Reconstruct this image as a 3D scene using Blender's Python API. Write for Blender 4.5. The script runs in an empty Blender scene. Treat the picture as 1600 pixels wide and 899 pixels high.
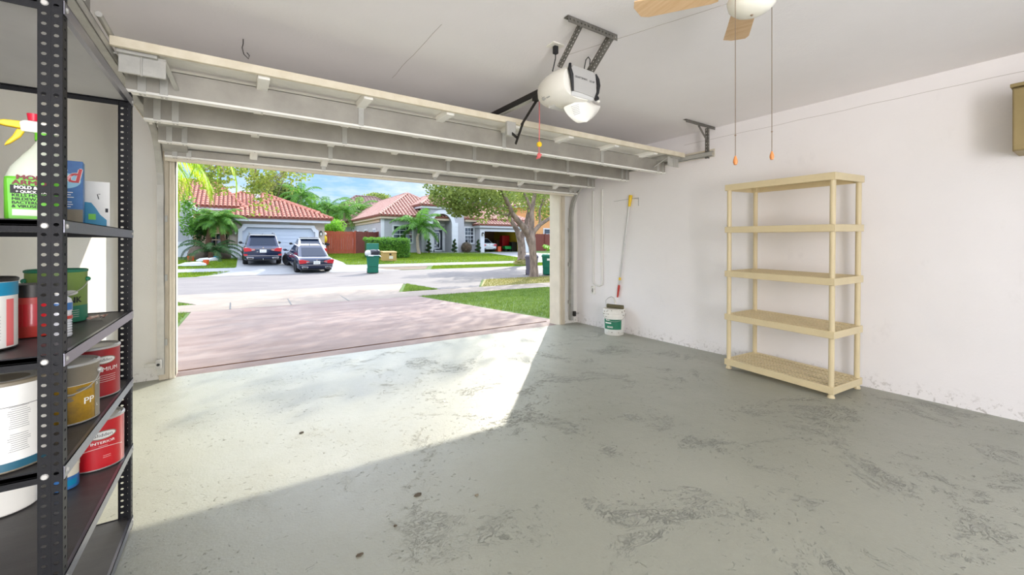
import bpy, bmesh, math, random
import numpy as np
from mathutils import Vector, Matrix, noise

# ------------------------------------------------------------------ camera, sky, sun, exposure
scene = bpy.context.scene
COL = scene.collection
PI = math.pi
F_PX, HORIZON, YAW, EYE = 648.0, 384.0, math.radians(33.7), 1.25
SN, CS = math.sin(YAW), math.cos(YAW)

cam_data = bpy.data.cameras.new('camera')
cam_data.sensor_width = 36.0
cam_data.lens = 36.0 * F_PX / 1600.0
cam_data.shift_y = -(449.5 - HORIZON) / 1600.0
cam_data.clip_start = 0.02
cam_data.clip_end = 600
cam = bpy.data.objects.new('camera', cam_data)
COL.objects.link(cam)
cam.location = (0, 0, EYE)
cam.rotation_euler = (PI / 2, 0, -YAW)
scene.camera = cam

SUN_STRENGTH = 2.15
SKY_FILL = 0.8
SKY_FILL_DIR = (0.35, 0.80, 0.50)
SKY_STRENGTH = 1.0
FILL_POWER = 66.0
LAMP_POWER = 0.0
EXPOSURE = 1.6
SUN_ELEV = math.radians(28.3)
SUN_DIR = Vector((-2.69, -2.83, 0)).normalized() * math.cos(SUN_ELEV) + Vector((0, 0, -math.sin(SUN_ELEV)))

scene.view_settings.view_transform = 'Standard'
scene.view_settings.look = 'None'
scene.view_settings.gamma = 1.0
scene.view_settings.use_curve_mapping = False
scene.view_settings.exposure = EXPOSURE
scene.cycles.max_bounces = 12
scene.cycles.diffuse_bounces = 7
scene.cycles.use_denoising = True
scene.cycles.sample_clamp_indirect = 6.0


def lin(c):
    out = []
    for x in c[:3]:
        x = x / 255.0
        out.append(x / 12.92 if x <= 0.04045 else ((x + 0.055) / 1.055) ** 2.4)
    return (out[0], out[1], out[2], 1.0)


world = bpy.data.worlds.new('sky')
scene.world = world
world.use_nodes = True
wt = world.node_tree
wt.nodes.clear()
w_out = wt.nodes.new('ShaderNodeOutputWorld')
w_bg = wt.nodes.new('ShaderNodeBackground')
w_tc = wt.nodes.new('ShaderNodeTexCoord')
w_sep = wt.nodes.new('ShaderNodeSeparateXYZ')
w_ramp = wt.nodes.new('ShaderNodeValToRGB')
w_map = wt.nodes.new('ShaderNodeMapping')
w_noise = wt.nodes.new('ShaderNodeTexNoise')
w_cr = wt.nodes.new('ShaderNodeValToRGB')
w_mix = wt.nodes.new('ShaderNodeMix')
w_mix.data_type = 'RGBA'
wt.links.new(w_tc.outputs['Generated'], w_sep.inputs[0])
wt.links.new(w_sep.outputs['Z'], w_ramp.inputs[0])
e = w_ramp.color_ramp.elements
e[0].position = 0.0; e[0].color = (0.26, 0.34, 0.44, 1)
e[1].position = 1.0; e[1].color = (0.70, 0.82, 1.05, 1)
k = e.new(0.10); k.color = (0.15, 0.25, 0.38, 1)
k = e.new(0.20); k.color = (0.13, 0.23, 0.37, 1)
k = e.new(0.34); k.color = (0.85, 0.95, 1.12, 1)  # sky brightened above the band in view, as extra skylight
w_map.inputs['Scale'].default_value = (2.2, 2.2, 9.0)
wt.links.new(w_tc.outputs['Generated'], w_map.inputs[0])
wt.links.new(w_map.outputs[0], w_noise.inputs['Vector'])
w_noise.inputs['Scale'].default_value = 1.6
w_noise.inputs['Detail'].default_value = 7
w_noise.inputs['Roughness'].default_value = 0.6
wt.links.new(w_noise.outputs[0], w_cr.inputs[0])
w_cr.color_ramp.elements[0].position = 0.47
w_cr.color_ramp.elements[1].position = 0.66
wt.links.new(w_cr.outputs[0], w_mix.inputs[0])
wt.links.new(w_ramp.outputs[0], w_mix.inputs[6])
w_mix.inputs[7].default_value = (0.34, 0.37, 0.42, 1)
w_max = wt.nodes.new('ShaderNodeMix'); w_max.data_type = 'RGBA'; w_max.blend_type = 'LIGHTEN'; w_max.inputs[0].default_value = 1.0
wt.links.new(w_mix.outputs[2], w_max.inputs[6])
wt.links.new(w_ramp.outputs[0], w_max.inputs[7])
# added sky glow on the sun's side, out of view, lights the garage
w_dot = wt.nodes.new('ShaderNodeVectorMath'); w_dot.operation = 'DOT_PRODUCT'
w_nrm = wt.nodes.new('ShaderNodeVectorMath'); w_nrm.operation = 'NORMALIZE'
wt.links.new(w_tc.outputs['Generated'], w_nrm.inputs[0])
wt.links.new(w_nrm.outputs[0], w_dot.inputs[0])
w_dot.inputs[1].default_value = SKY_FILL_DIR
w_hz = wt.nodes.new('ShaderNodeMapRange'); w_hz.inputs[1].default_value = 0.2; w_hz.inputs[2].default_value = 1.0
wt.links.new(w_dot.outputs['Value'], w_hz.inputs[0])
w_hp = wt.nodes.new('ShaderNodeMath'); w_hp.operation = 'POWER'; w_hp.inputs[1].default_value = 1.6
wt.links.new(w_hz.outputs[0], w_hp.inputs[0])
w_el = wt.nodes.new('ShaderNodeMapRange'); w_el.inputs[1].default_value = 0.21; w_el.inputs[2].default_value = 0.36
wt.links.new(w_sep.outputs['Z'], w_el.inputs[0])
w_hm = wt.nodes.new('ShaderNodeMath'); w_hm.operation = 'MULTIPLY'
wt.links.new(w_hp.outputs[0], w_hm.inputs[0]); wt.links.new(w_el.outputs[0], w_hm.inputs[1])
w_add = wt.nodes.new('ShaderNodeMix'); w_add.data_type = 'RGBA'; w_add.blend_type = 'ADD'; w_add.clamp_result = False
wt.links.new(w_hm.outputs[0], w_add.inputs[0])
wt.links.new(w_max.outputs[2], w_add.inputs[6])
w_add.inputs[7].default_value = (SKY_FILL * 0.96, SKY_FILL * 0.99, SKY_FILL * 1.06, 1)
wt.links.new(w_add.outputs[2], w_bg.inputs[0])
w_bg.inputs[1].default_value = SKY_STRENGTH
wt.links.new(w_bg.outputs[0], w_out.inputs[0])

sun_data = bpy.data.lights.new('sun', 'SUN')
sun_data.energy = SUN_STRENGTH
sun_data.angle = math.radians(0.6)
sun_data.color = (1.0, 0.93, 0.80)
sun = bpy.data.objects.new('sun', sun_data)
COL.objects.link(sun)
sun.rotation_euler = SUN_DIR.to_track_quat('-Z', 'Y').to_euler()
sun.location = (20, 25, 20)

# added fill lamp behind the camera, with no known source there
fill_data = bpy.data.lights.new('rear_fill', 'AREA')
fill_data.shape = 'RECTANGLE'
fill_data.size, fill_data.size_y = 1.5, 2.3
fill_data.energy = FILL_POWER
fill_data.color = (1.0, 0.975, 0.985)
fill = bpy.data.objects.new('rear_fill', fill_data)
COL.objects.link(fill)
fill.location = (-0.1, -3.0, 1.25)
fill.rotation_euler = (PI / 2 + 0.30, 0, 0.12)      # towards +Y and a little up


# ------------------------------------------------------------------ helpers
def ray(px, py):
    u, v = (px - 800) / F_PX, (HORIZON - py) / F_PX
    return SN + u * CS, CS - u * SN, v


def at_y(px, py, Y):
    rx, ry, rz = ray(px, py)
    t = Y / ry
    return Vector((rx * t, Y, EYE + rz * t))


def at_z(px, py, z):
    rx, ry, rz = ray(px, py)
    t = (z - EYE) / rz
    return Vector((rx * t, ry * t, z))


def x_at(px, Y):
    rx, ry, rz = ray(px, 0)
    return rx / ry * Y


class MB:
    def __init__(s):
        s.v, s.f, s.uv = [], [], None

    def add(s, vs, fs, M=None):
        o = len(s.v)
        for p in vs:
            p = Vector(p)
            if M is not None:
                p = M @ p
            s.v.append((p.x, p.y, p.z))
        for f in fs:
            s.f.append(tuple(i + o for i in f))
        return s

    def box(s, x0, x1, y0, y1, z0, z1, M=None):
        v = [(x0, y0, z0), (x1, y0, z0), (x1, y1, z0), (x0, y1, z0), (x0, y0, z1), (x1, y0, z1), (x1, y1, z1), (x0, y1, z1)]
        f = [(0, 3, 2, 1), (4, 5, 6, 7), (0, 1, 5, 4), (1, 2, 6, 5), (2, 3, 7, 6), (3, 0, 4, 7)]
        return s.add(v, f, M)

    def bar(s, a, b, w, h, up=(0, 0, 1)):
        a, b = Vector(a), Vector(b)
        d = (b - a)
        L = d.length
        d.normalize()
        upv = Vector(up)
        if abs(d.dot(upv)) > 0.98:
            upv = Vector((1, 0, 0))
        x = d.cross(upv).normalized()
        z = x.cross(d).normalized()
        M = Matrix.Translation(a) @ Matrix((x, d, z)).transposed().to_4x4()
        return s.box(-w / 2, w / 2, 0, L, -h / 2, h / 2, M)

    def tube(s, pts, r, n=8, caps=True):
        pts = [Vector(p) for p in pts]
        rs = r if isinstance(r, (list, tuple)) else [r] * len(pts)
        o = len(s.v)
        prev = None
        for i, p in enumerate(pts):
            if i == 0:
                d = pts[1] - pts[0]
            elif i == len(pts) - 1:
                d = pts[-1] - pts[-2]
            else:
                d = pts[i + 1] - pts[i - 1]
            d.normalize()
            if prev is None:
                a = d.orthogonal().normalized()
            else:
                a = (prev - d * prev.dot(d))
                a = a.normalized() if a.length > 1e-6 else d.orthogonal().normalized()
            prev = a
            b = d.cross(a)
            for k in range(n):
                t = 2 * PI * k / n
                q = p + (a * math.cos(t) + b * math.sin(t)) * rs[i]
                s.v.append((q.x, q.y, q.z))
        for i in range(len(pts) - 1):
            for k in range(n):
                k2 = (k + 1) % n
                s.f.append((o + i * n + k, o + i * n + k2, o + (i + 1) * n + k2, o + (i + 1) * n + k))
        if caps:
            s.f.append(tuple(o + k for k in reversed(range(n))))
            e = o + (len(pts) - 1) * n
            s.f.append(tuple(e + k for k in range(n)))
        return s

    def lathe(s, prof, n=32, M=None, a0=0.0, a1=2 * PI):
        full = abs(a1 - a0 - 2 * PI) < 1e-6
        if full:
            prof = [(max(r, 4e-4), z) for r, z in prof]
        m = n if full else n + 1
        vs, fs = [], []
        for (r, z) in prof:
            for k in range(m):
                t = a0 + (a1 - a0) * k / n
                vs.append((r * math.cos(t), r * math.sin(t), z))
        for i in range(len(prof) - 1):
            for k in range(n):
                k2 = (k + 1) % m if full else k + 1
                fs.append((i * m + k, i * m + k2, (i + 1) * m + k2, (i + 1) * m + k))
        if full:
            if prof[0][0] > 1e-5:
                fs.append(tuple(reversed(range(m))))
            if prof[-1][0] > 1e-5:
                e = (len(prof) - 1) * m
                fs.append(tuple(e + k for k in range(m)))
        return s.add(vs, fs, M)

    def prism(s, poly, lo, hi, axis='y', M=None):
        # poly: 2-D points in the other two axes (x,z for 'y'; y,z for 'x'; x,y for 'z')
        n = len(poly)
        def mk(p, t):
            if axis == 'y':
                return (p[0], t, p[1])
            if axis == 'x':
                return (t, p[0], p[1])
            return (p[0], p[1], t)
        vs = [mk(p, lo) for p in poly] + [mk(p, hi) for p in poly]
        fs = [tuple(range(n)), tuple(reversed(range(n, 2 * n)))]
        for i in range(n):
            j = (i + 1) % n
            fs.append((i, i + n, j + n, j))
        return s.add(vs, fs, M)

    def loft(s, rings, closed=True, caps=True, M=None):
        n = len(rings[0])
        vs = [p for r in rings for p in r]
        fs = []
        for i in range(len(rings) - 1):
            for k in range(n if closed else n - 1):
                k2 = (k + 1) % n
                fs.append((i * n + k, i * n + k2, (i + 1) * n + k2, (i + 1) * n + k))
        if caps:
            fs.append(tuple(reversed(range(n))))
            e = (len(rings) - 1) * n
            fs.append(tuple(e + k for k in range(n)))
        return s.add(vs, fs, M)

    def quad(s, a, b, c, d):
        return s.add([a, b, c, d], [(0, 1, 2, 3)])

    def plate(s, poly3, th):
        # planar polygon with a thickness th behind it
        P = [Vector(p) for p in poly3]
        nrm = (P[1] - P[0]).cross(P[2] - P[0]).normalized()
        n = len(P)
        vs = P + [p - nrm * th for p in P]
        fs = [tuple(range(n)), tuple(reversed(range(n, 2 * n)))]
        for i in range(n):
            j = (i + 1) % n
            fs.append((i, i + n, j + n, j))
        return s.add(vs, fs)

    def sphere(s, c, r, nu=16, nv=10, sc=(1, 1, 1)):
        prof = [(max(1e-6, math.cos(t)), math.sin(t)) for t in [(-PI / 2) + PI * i / nv for i in range(nv + 1)]]
        M = Matrix.Translation(Vector(c)) @ Matrix.Diagonal((r * sc[0], r * sc[1], r * sc[2], 1))
        return s.lathe(prof, nu, M)

    def build(s, name, mat, parent=None, smooth=False, bevel=0.0, angle=40, world=True, fixn=True, seg=2):
        me = bpy.data.meshes.new(name)
        me.from_pydata(s.v, [], s.f)
        if fixn:
            bm = bmesh.new()
            bm.from_mesh(me)
            bmesh.ops.recalc_face_normals(bm, faces=bm.faces)
            bm.to_mesh(me)
            bm.free()
        if mat is not None:
            me.materials.append(mat)
        return place(name, me, parent, smooth, bevel, angle, world, seg)


def root_of(o):
    while o.parent is not None:
        o = o.parent
    return o


def place(name, me, parent=None, smooth=False, bevel=0.0, angle=40, world=True, seg=2):
    ob = bpy.data.objects.new(name, me)
    COL.objects.link(ob)
    if parent is not None:
        ob.parent = parent
        if world:
            r = root_of(parent)
            M = Matrix.LocRotScale(r.location, r.rotation_euler, r.scale)
            me.transform(M.inverted())
    if smooth:
        me.polygons.foreach_set('use_smooth', [True] * len(me.polygons))
        me.set_sharp_from_angle(angle=math.radians(angle))
    if bevel:
        b = ob.modifiers.new('bevel', 'BEVEL')
        b.width = bevel
        b.segments = seg
        b.limit_method = 'ANGLE'
        b.angle_limit = math.radians(40)
    me.update()
    return ob


def tag(o, label=None, cat=None, group=None, kind=None):
    if label: o['label'] = label
    if cat: o['category'] = cat
    if group: o['group'] = group
    if kind: o['kind'] = kind
    return o


def thing(name, label, cat, loc=(0, 0, 0), rz=0.0, group=None, rot=None):
    o = bpy.data.objects.new(name, None)
    COL.objects.link(o)
    o.empty_display_size = 0.1
    o.location = loc
    o.rotation_euler = rot if rot else (0, 0, rz)
    return tag(o, label, cat, group)


def struct(o):
    o['kind'] = 'structure'
    return o


def dup(o, loc, rz=None, label=None, parent=None):
    c = o.copy()
    COL.objects.link(c)
    if parent is not None:
        c.parent = parent
    else:
        c.location = loc
        if rz is not None:
            c.rotation_euler = (0, 0, rz)
        if label:
            c['label'] = label
    for ch in list(o.children):
        dup(ch, None, parent=c)
    return c


# text as mesh, centred; returns list of verts, faces
def text_geo(txt, size, ax='CENTER'):
    cu = bpy.data.curves.new('t', 'FONT')
    cu.body = txt
    cu.size = size
    cu.align_x = ax
    cu.align_y = 'CENTER'
    cu.resolution_u = 3
    ob = bpy.data.objects.new('t', cu)
    COL.objects.link(ob)
    dg = bpy.context.evaluated_depsgraph_get()
    me = ob.evaluated_get(dg).to_mesh()
    vs = [tuple(v.co) for v in me.vertices]
    fs = [tuple(p.vertices) for p in me.polygons]
    ob.evaluated_get(dg).to_mesh_clear()
    bpy.data.objects.remove(ob)
    bpy.data.curves.remove(cu)
    return vs, fs


def text_on_plane(mb, txt, size, origin, ux, uz, sx=1.0, ax='CENTER', bold=0.0):
    vs, fs = text_geo(txt, size, ax)
    O, U, W = Vector(origin), Vector(ux).normalized(), Vector(uz).normalized()
    offs = [(0, 0)] if not bold else [(0, 0), (bold, 0), (-bold, 0), (0, bold)]
    N = U.cross(W)
    for k, (dx, dz) in enumerate(offs):
        mb.add([O + U * (v[0] * sx + dx) + W * (v[1] + dz) + N * (k * 5e-5) for v in vs], fs)


def text_on_cyl(mb, txt, size, r, ang, z, sx=1.0, bold=0.0):
    # around a vertical cylinder at the local origin; ang is the heading of the text's middle
    vs, fs = text_geo(txt, size)
    offs = [(0, 0)] if not bold else [(0, 0), (bold, 0), (-bold, 0)]
    for k, (dx, dz) in enumerate(offs):
        out = []
        for v in vs:
            a = ang + (v[0] * sx + dx) / r
            rr = r + k * 5e-5
            out.append((rr * math.cos(a), rr * math.sin(a), z + v[1] + dz))
        mb.add(out, fs)


# ------------------------------------------------------------------ materials
def nodes_of(name):
    m = bpy.data.materials.new(name)
    m.use_nodes = True
    nt = m.node_tree
    return m, nt, nt.nodes['Principled BSDF']


def mat(name, rgb, rough=0.6, metal=0.0, var=0.0, scale=8.0, bump=0.0, bscale=60.0, spec=0.5, rgb2=None, coat=0.0, stretch=None, trans=0.0):
    m, nt, b = nodes_of(name)
    c = lin(rgb)
    b.inputs['Base Color'].default_value = c
    b.inputs['Roughness'].default_value = rough
    b.inputs['Metallic'].default_value = metal
    b.inputs['Specular IOR Level'].default_value = spec
    b.inputs['Coat Weight'].default_value = coat
    tc = nt.nodes.new('ShaderNodeTexCoord')
    vec = tc.outputs['Object']
    if stretch:
        mp = nt.nodes.new('ShaderNodeMapping')
        mp.inputs['Scale'].default_value = stretch
        nt.links.new(vec, mp.inputs[0])
        vec = mp.outputs[0]
    if var or rgb2:
        n = nt.nodes.new('ShaderNodeTexNoise')
        n.inputs['Scale'].default_value = scale
        n.inputs['Detail'].default_value = 6
        n.inputs['Roughness'].default_value = 0.62
        nt.links.new(vec, n.inputs['Vector'])
        r = nt.nodes.new('ShaderNodeValToRGB')
        r.color_ramp.elements[0].position = 0.32
        r.color_ramp.elements[1].position = 0.68
        if rgb2:
            r.color_ramp.elements[0].color = c
            r.color_ramp.elements[1].color = lin(rgb2)
        else:
            r.color_ramp.elements[0].color = tuple(max(0, x * (1 - var)) for x in c[:3]) + (1,)
            r.color_ramp.elements[1].color = tuple(min(1, x * (1 + var)) for x in c[:3]) + (1,)
        nt.links.new(n.outputs[0], r.inputs[0])
        nt.links.new(r.outputs[0], b.inputs['Base Color'])
    if bump:
        n2 = nt.nodes.new('ShaderNodeTexNoise')
        n2.inputs['Scale'].default_value = bscale
        n2.inputs['Detail'].default_value = 4
        nt.links.new(vec, n2.inputs['Vector'])
        bp = nt.nodes.new('ShaderNodeBump')
        bp.inputs['Strength'].default_value = bump
        bp.inputs['Distance'].default_value = 0.01
        nt.links.new(n2.outputs[0], bp.inputs['Height'])
        nt.links.new(bp.outputs[0], b.inputs['Normal'])
    return m


def leaf_mat(name, rgb, rgb2, trans=0.45):
    m, nt, b = nodes_of(name)
    oi = nt.nodes.new('ShaderNodeTexCoord')
    n = nt.nodes.new('ShaderNodeTexNoise')
    n.inputs['Scale'].default_value = 2.3
    n.inputs['Detail'].default_value = 8
    n.inputs['Roughness'].default_value = 0.8
    nt.links.new(oi.outputs['Object'], n.inputs['Vector'])
    r = nt.nodes.new('ShaderNodeValToRGB')
    r.color_ramp.elements[0].position = 0.35
    r.color_ramp.elements[1].position = 0.65
    r.color_ramp.elements[0].color = lin(rgb)
    r.color_ramp.elements[1].color = lin(rgb2)
    nt.links.new(n.outputs[0], r.inputs[0])
    nt.links.new(r.outputs[0], b.inputs['Base Color'])
    b.inputs['Roughness'].default_value = 0.55
    b.inputs['Specular IOR Level'].default_value = 0.3
    t = nt.nodes.new('ShaderNodeBsdfTranslucent')
    nt.links.new(r.outputs[0], t.inputs[0])
    mx = nt.nodes.new('ShaderNodeMixShader')
    mx.inputs[0].default_value = trans
    nt.links.new(b.outputs[0], mx.inputs[1])
    nt.links.new(t.outputs[0], mx.inputs[2])
    nt.links.new(mx.outputs[0], nt.nodes['Material Output'].inputs[0])
    return m


def glass_mat(name, rgb=(20, 30, 45), rough=0.05):
    return mat(name, rgb, rough, 0.0, spec=1.0, coat=1.0)


def math_node(nt, op, a, b=None, clamp=False):
    n = nt.nodes.new('ShaderNodeMath')
    n.operation = op
    n.use_clamp = clamp
    for i, x in enumerate((a, b)):
        if x is None: continue
        if isinstance(x, (int, float)):
            n.inputs[i].default_value = x
        else:
            nt.links.new(x, n.inputs[i])
    return n.outputs[0]


def noise_node(nt, vec, scale, detail=4, rough=0.5, dist=0.0, mscale=None):
    if mscale:
        mp = nt.nodes.new('ShaderNodeMapping')
        mp.inputs['Scale'].default_value = mscale
        nt.links.new(vec, mp.inputs[0])
        vec = mp.outputs[0]
    n = nt.nodes.new('ShaderNodeTexNoise')
    n.inputs['Scale'].default_value = scale
    n.inputs['Detail'].default_value = detail
    n.inputs['Roughness'].default_value = rough
    n.inputs['Distortion'].default_value = dist
    nt.links.new(vec, n.inputs['Vector'])
    return n.outputs[0]


def ramp_node(nt, fac, p0, p1, c0=(0, 0, 0, 1), c1=(1, 1, 1, 1)):
    r = nt.nodes.new('ShaderNodeValToRGB')
    r.color_ramp.elements[0].position = p0
    r.color_ramp.elements[1].position = p1
    r.color_ramp.elements[0].color = c0
    r.color_ramp.elements[1].color = c1
    nt.links.new(fac, r.inputs[0])
    return r.outputs[0]


def mixc(nt, fac, a, b):
    n = nt.nodes.new('ShaderNodeMix')
    n.data_type = 'RGBA'
    for i, x in ((0, fac), (6, a), (7, b)):
        if isinstance(x, (int, float)):
            n.inputs[i].default_value = x
        elif isinstance(x, tuple):
            n.inputs[i].default_value = x
        else:
            nt.links.new(x, n.inputs[i])
    return n.outputs[2]


def floor_material():
    m, nt, b = nodes_of('painted_concrete_floor')
    tc = nt.nodes.new('ShaderNodeTexCoord')
    P = tc.outputs['Object']
    large = noise_node(nt, P, 0.55, 5, 0.6)
    col = mixc(nt, ramp_node(nt, large, 0.35, 0.7), lin((144, 145, 132)), lin((160, 160, 147)))
    fine = noise_node(nt, P, 30, 6, 0.7)
    col = mixc(nt, math_node(nt, 'MULTIPLY', ramp_node(nt, fine, 0.35, 0.75), 0.25), col, lin((166, 167, 156)))
    # patches where the paint has lifted: clusters of ridges and flakes
    sep = nt.nodes.new('ShaderNodeSeparateXYZ')
    nt.links.new(P, sep.inputs[0])
    worn = nt.nodes.new('ShaderNodeMapRange')       # the side nearer the right wall is the worn one
    worn.inputs[1].default_value = 0.35
    worn.inputs[2].default_value = 1.5
    worn.inputs[3].default_value = 0.12
    nt.links.new(sep.outputs['X'], worn.inputs[0])
    patch = math_node(nt, 'MULTIPLY', ramp_node(nt, noise_node(nt, P, 1.9, 6, 0.75, 0.6), 0.54, 0.70), worn.outputs[0])
    flake = ramp_node(nt, noise_node(nt, P, 9, 8, 0.78, 2.2, (1.0, 1.5, 1)), 0.50, 0.545)
    flake2 = ramp_node(nt, noise_node(nt, P, 34, 5, 0.7, 1.2), 0.57, 0.62)
    fl = math_node(nt, 'MULTIPLY', patch, math_node(nt, 'MAXIMUM', flake, flake2))
    spots = ramp_node(nt, noise_node(nt, P, 26, 4, 0.7, 0.6), 0.635, 0.67)
    patch2 = ramp_node(nt, noise_node(nt, P, 1.9, 4, 0.6), 0.40, 0.56)
    spots = math_node(nt, 'MULTIPLY', spots, patch2)
    edge = ramp_node(nt, noise_node(nt, P, 17, 8, 0.8, 2.4, (1, 1.7, 1)), 0.61, 0.65)
    dark = math_node(nt, 'MULTIPLY', patch, edge)
    col = mixc(nt, math_node(nt, 'MULTIPLY', dark, 0.26), col, lin((98, 98, 88)))
    col = mixc(nt, math_node(nt, 'MULTIPLY', fl, 0.22), col, lin((186, 186, 176)))
    nt.links.new(col, b.inputs['Base Color'])
    r = math_node(nt, 'ADD', math_node(nt, 'MULTIPLY', noise_node(nt, P, 3, 4, 0.6), 0.22), 0.30)
    nt.links.new(r, b.inputs['Roughness'])
    b.inputs['Specular IOR Level'].default_value = 0.5
    h = math_node(nt, 'ADD', math_node(nt, 'MULTIPLY', fl, 0.9), math_node(nt, 'MULTIPLY', spots, 0.8))
    h = math_node(nt, 'ADD', h, math_node(nt, 'MULTIPLY', noise_node(nt, P, 90, 4, 0.6), 0.16))
    h = math_node(nt, 'ADD', h, math_node(nt, 'MULTIPLY', noise_node(nt, P, 7, 5, 0.6), 0.35))
    bp = nt.nodes.new('ShaderNodeBump')
    bp.inputs['Strength'].default_value = 1.0
    bp.inputs['Distance'].default_value = 0.009
    nt.links.new(h, bp.inputs['Height'])
    nt.links.new(bp.outputs[0], b.inputs['Normal'])
    return m


def wall_material(name, rgb, dirt=True):
    m, nt, b = nodes_of(name)
    tc = nt.nodes.new('ShaderNodeTexCoord')
    P = tc.outputs['Object']
    c = lin(rgb)
    col = mixc(nt, ramp_node(nt, noise_node(nt, P, 1.3, 5, 0.6), 0.3, 0.7), c, tuple(x * 0.955 for x in c[:3]) + (1,))
    if dirt:
        # scuffed, flaking strip along the foot of the wall
        sep = nt.nodes.new('ShaderNodeSeparateXYZ')
        nt.links.new(P, sep.inputs[0])
        low = nt.nodes.new('ShaderNodeMapRange')
        low.inputs[1].default_value = 0.0
        low.inputs[2].default_value = 0.15
        low.inputs[3].default_value = 1.0
        low.inputs[4].default_value = 0.0
        nt.links.new(sep.outputs['Z'], low.inputs[0])
        spk = ramp_node(nt, noise_node(nt, P, 22, 6, 0.75, 0.5), 0.545, 0.60)
        f = math_node(nt, 'MULTIPLY', math_node(nt, 'MULTIPLY', low.outputs[0], spk), 0.6, True)
        col = mixc(nt, f, col, lin((150, 140, 128)))
        sm = ramp_node(nt, noise_node(nt, P, 3.0, 6, 0.7, 0.0, (1, 1, 0.5)), 0.62, 0.85)
        col = mixc(nt, math_node(nt, 'MULTIPLY', sm, 0.22), col, lin((170, 163, 160)))
    nt.links.new(col, b.inputs['Base Color'])
    b.inputs['Roughness'].default_value = 0.75
    bp = nt.nodes.new('ShaderNodeBump')
    bp.inputs['Strength'].default_value = 0.35
    bp.inputs['Distance'].default_value = 0.004
    h = math_node(nt, 'ADD', noise_node(nt, P, 60, 5, 0.6), math_node(nt, 'MULTIPLY', noise_node(nt, P, 9, 4, 0.6), 0.9))
    nt.links.new(h, bp.inputs['Height'])
    nt.links.new(bp.outputs[0], b.inputs['Normal'])
    return m


def streak_material(name, rgb, rgb2, rgb3, mscale, rough=0.8, s=1.0):
    m, nt, b = nodes_of(name)
    tc = nt.nodes.new('ShaderNodeTexCoord')
    P = tc.outputs['Object']
    a = ramp_node(nt, noise_node(nt, P, s, 7, 0.65, 0.5, mscale), 0.35, 0.68)
    col = mixc(nt, a, lin(rgb), lin(rgb2))
    c = ramp_node(nt, noise_node(nt, P, 1.1, 6, 0.7), 0.5, 0.75)
    col = mixc(nt, math_node(nt, 'MULTIPLY', c, 0.6), col, lin(rgb3))
    nt.links.new(col, b.inputs['Base Color'])
    b.inputs['Roughness'].default_value = rough
    bp = nt.nodes.new('ShaderNodeBump')
    bp.inputs['Strength'].default_value = 0.4
    bp.inputs['Distance'].default_value = 0.006
    nt.links.new(noise_node(nt, P, 60, 5, 0.7), bp.inputs['Height'])
    nt.links.new(bp.outputs[0], b.inputs['Normal'])
    return m


M_FLOOR = floor_material()
M_WALL = wall_material('white_painted_wall', (243, 238, 237))
M_WALL_L = wall_material('white_wall_left', (232, 229, 222))
M_CEIL = wall_material('textured_ceiling', (244, 240, 240), dirt=False)
M_CREAM = mat('cream_painted_wood', (222, 212, 192), 0.55, var=0.06, scale=5, bump=0.15, bscale=30)
M_JAMB = mat('weathered_jamb', (196, 184, 162), 0.65, rgb2=(222, 210, 190), scale=6, stretch=(3, 3, 0.5))
M_GALV = mat('galvanized_steel', (172, 170, 164), 0.5, 0.35, rgb2=(196, 194, 186), scale=5, bump=0.1)
M_STRUT = mat('zinc_strut', (152, 147, 138), 0.55, 0.25, rgb2=(172, 167, 157), scale=4, bump=0.08)
M_DOORW = mat('white_door_skin', (246, 243, 235), 0.5, var=0.05, scale=3)
M_DOORE = mat('yellowed_door_edge', (214, 202, 176), 0.6, rgb2=(230, 220, 198), scale=8)
M_BLACKMET = mat('black_powder_coat', (27, 27, 30), 0.5, 0.0, bump=0.08, bscale=200, spec=0.22)
M_EDGEMET = mat('rack_edge_beam', (128, 128, 138), 0.30, 0.75, bump=0.05, bscale=100)
M_BOARD = mat('dark_shelf_board', (74, 72, 72), 0.45, var=0.15, scale=7, stretch=(1, 4, 1), bump=0.06)
M_BOARDU = mat('pale_board_underside', (196, 194, 192), 0.6, var=0.06, scale=3)
M_DARK = mat('dark_metal', (58, 56, 54), 0.4, 0.7)
M_PERF = mat('perforated_angle_steel', (120, 117, 110), 0.45, 0.65, var=0.12)
M_WHITEPL = mat('white_plastic', (238, 234, 224), 0.38, var=0.02)
M_GREYPL = mat('grey_plastic', (178, 176, 172), 0.42)
M_LGREYPL = mat('pale_grey_plastic', (206, 205, 202), 0.4)
M_BLACK = mat('black_rubber', (26, 26, 28), 0.5)
M_INK = mat('dark_print', (30, 30, 32), 0.6)
M_INKW = mat('white_print', (244, 242, 236), 0.55)
M_BEIGEPL = mat('beige_plastic', (216, 198, 158), 0.45, var=0.03, scale=10)
M_WOODB = mat('pale_wood_blade', (206, 168, 124), 0.45, rgb2=(222, 190, 150), scale=6, stretch=(12, 1, 1))
M_KNOBW = mat('orange_wood_pull', (206, 130, 70), 0.4)
M_GLOBE = mat('opal_glass', (244, 240, 226), 0.25, spec=0.6)
M_BRASS = mat('brushed_chain', (150, 130, 110), 0.35, 0.8)
M_OLIVE = mat('olive_brown_laminate', (140, 122, 78), 0.5, rgb2=(156, 136, 92), scale=6)
M_RED = mat('red_can_paper', (196, 26, 36), 0.35, var=0.1, scale=6, coat=0.3)
M_DRED = mat('dark_red_can_paper', (160, 28, 34), 0.4, var=0.12, scale=6)
M_YEL = mat('amber_can_paper', (206, 158, 22), 0.4, rgb2=(120, 90, 14), scale=9)
M_GRN = mat('green_can_paper', (112, 140, 62), 0.45, rgb2=(128, 152, 74), scale=5)
M_GRN2 = mat('deep_green_print', (36, 122, 92), 0.45, var=0.1)
M_TIN = mat('tin_rim', (190, 188, 184), 0.35, 0.4, var=0.1)
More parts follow.
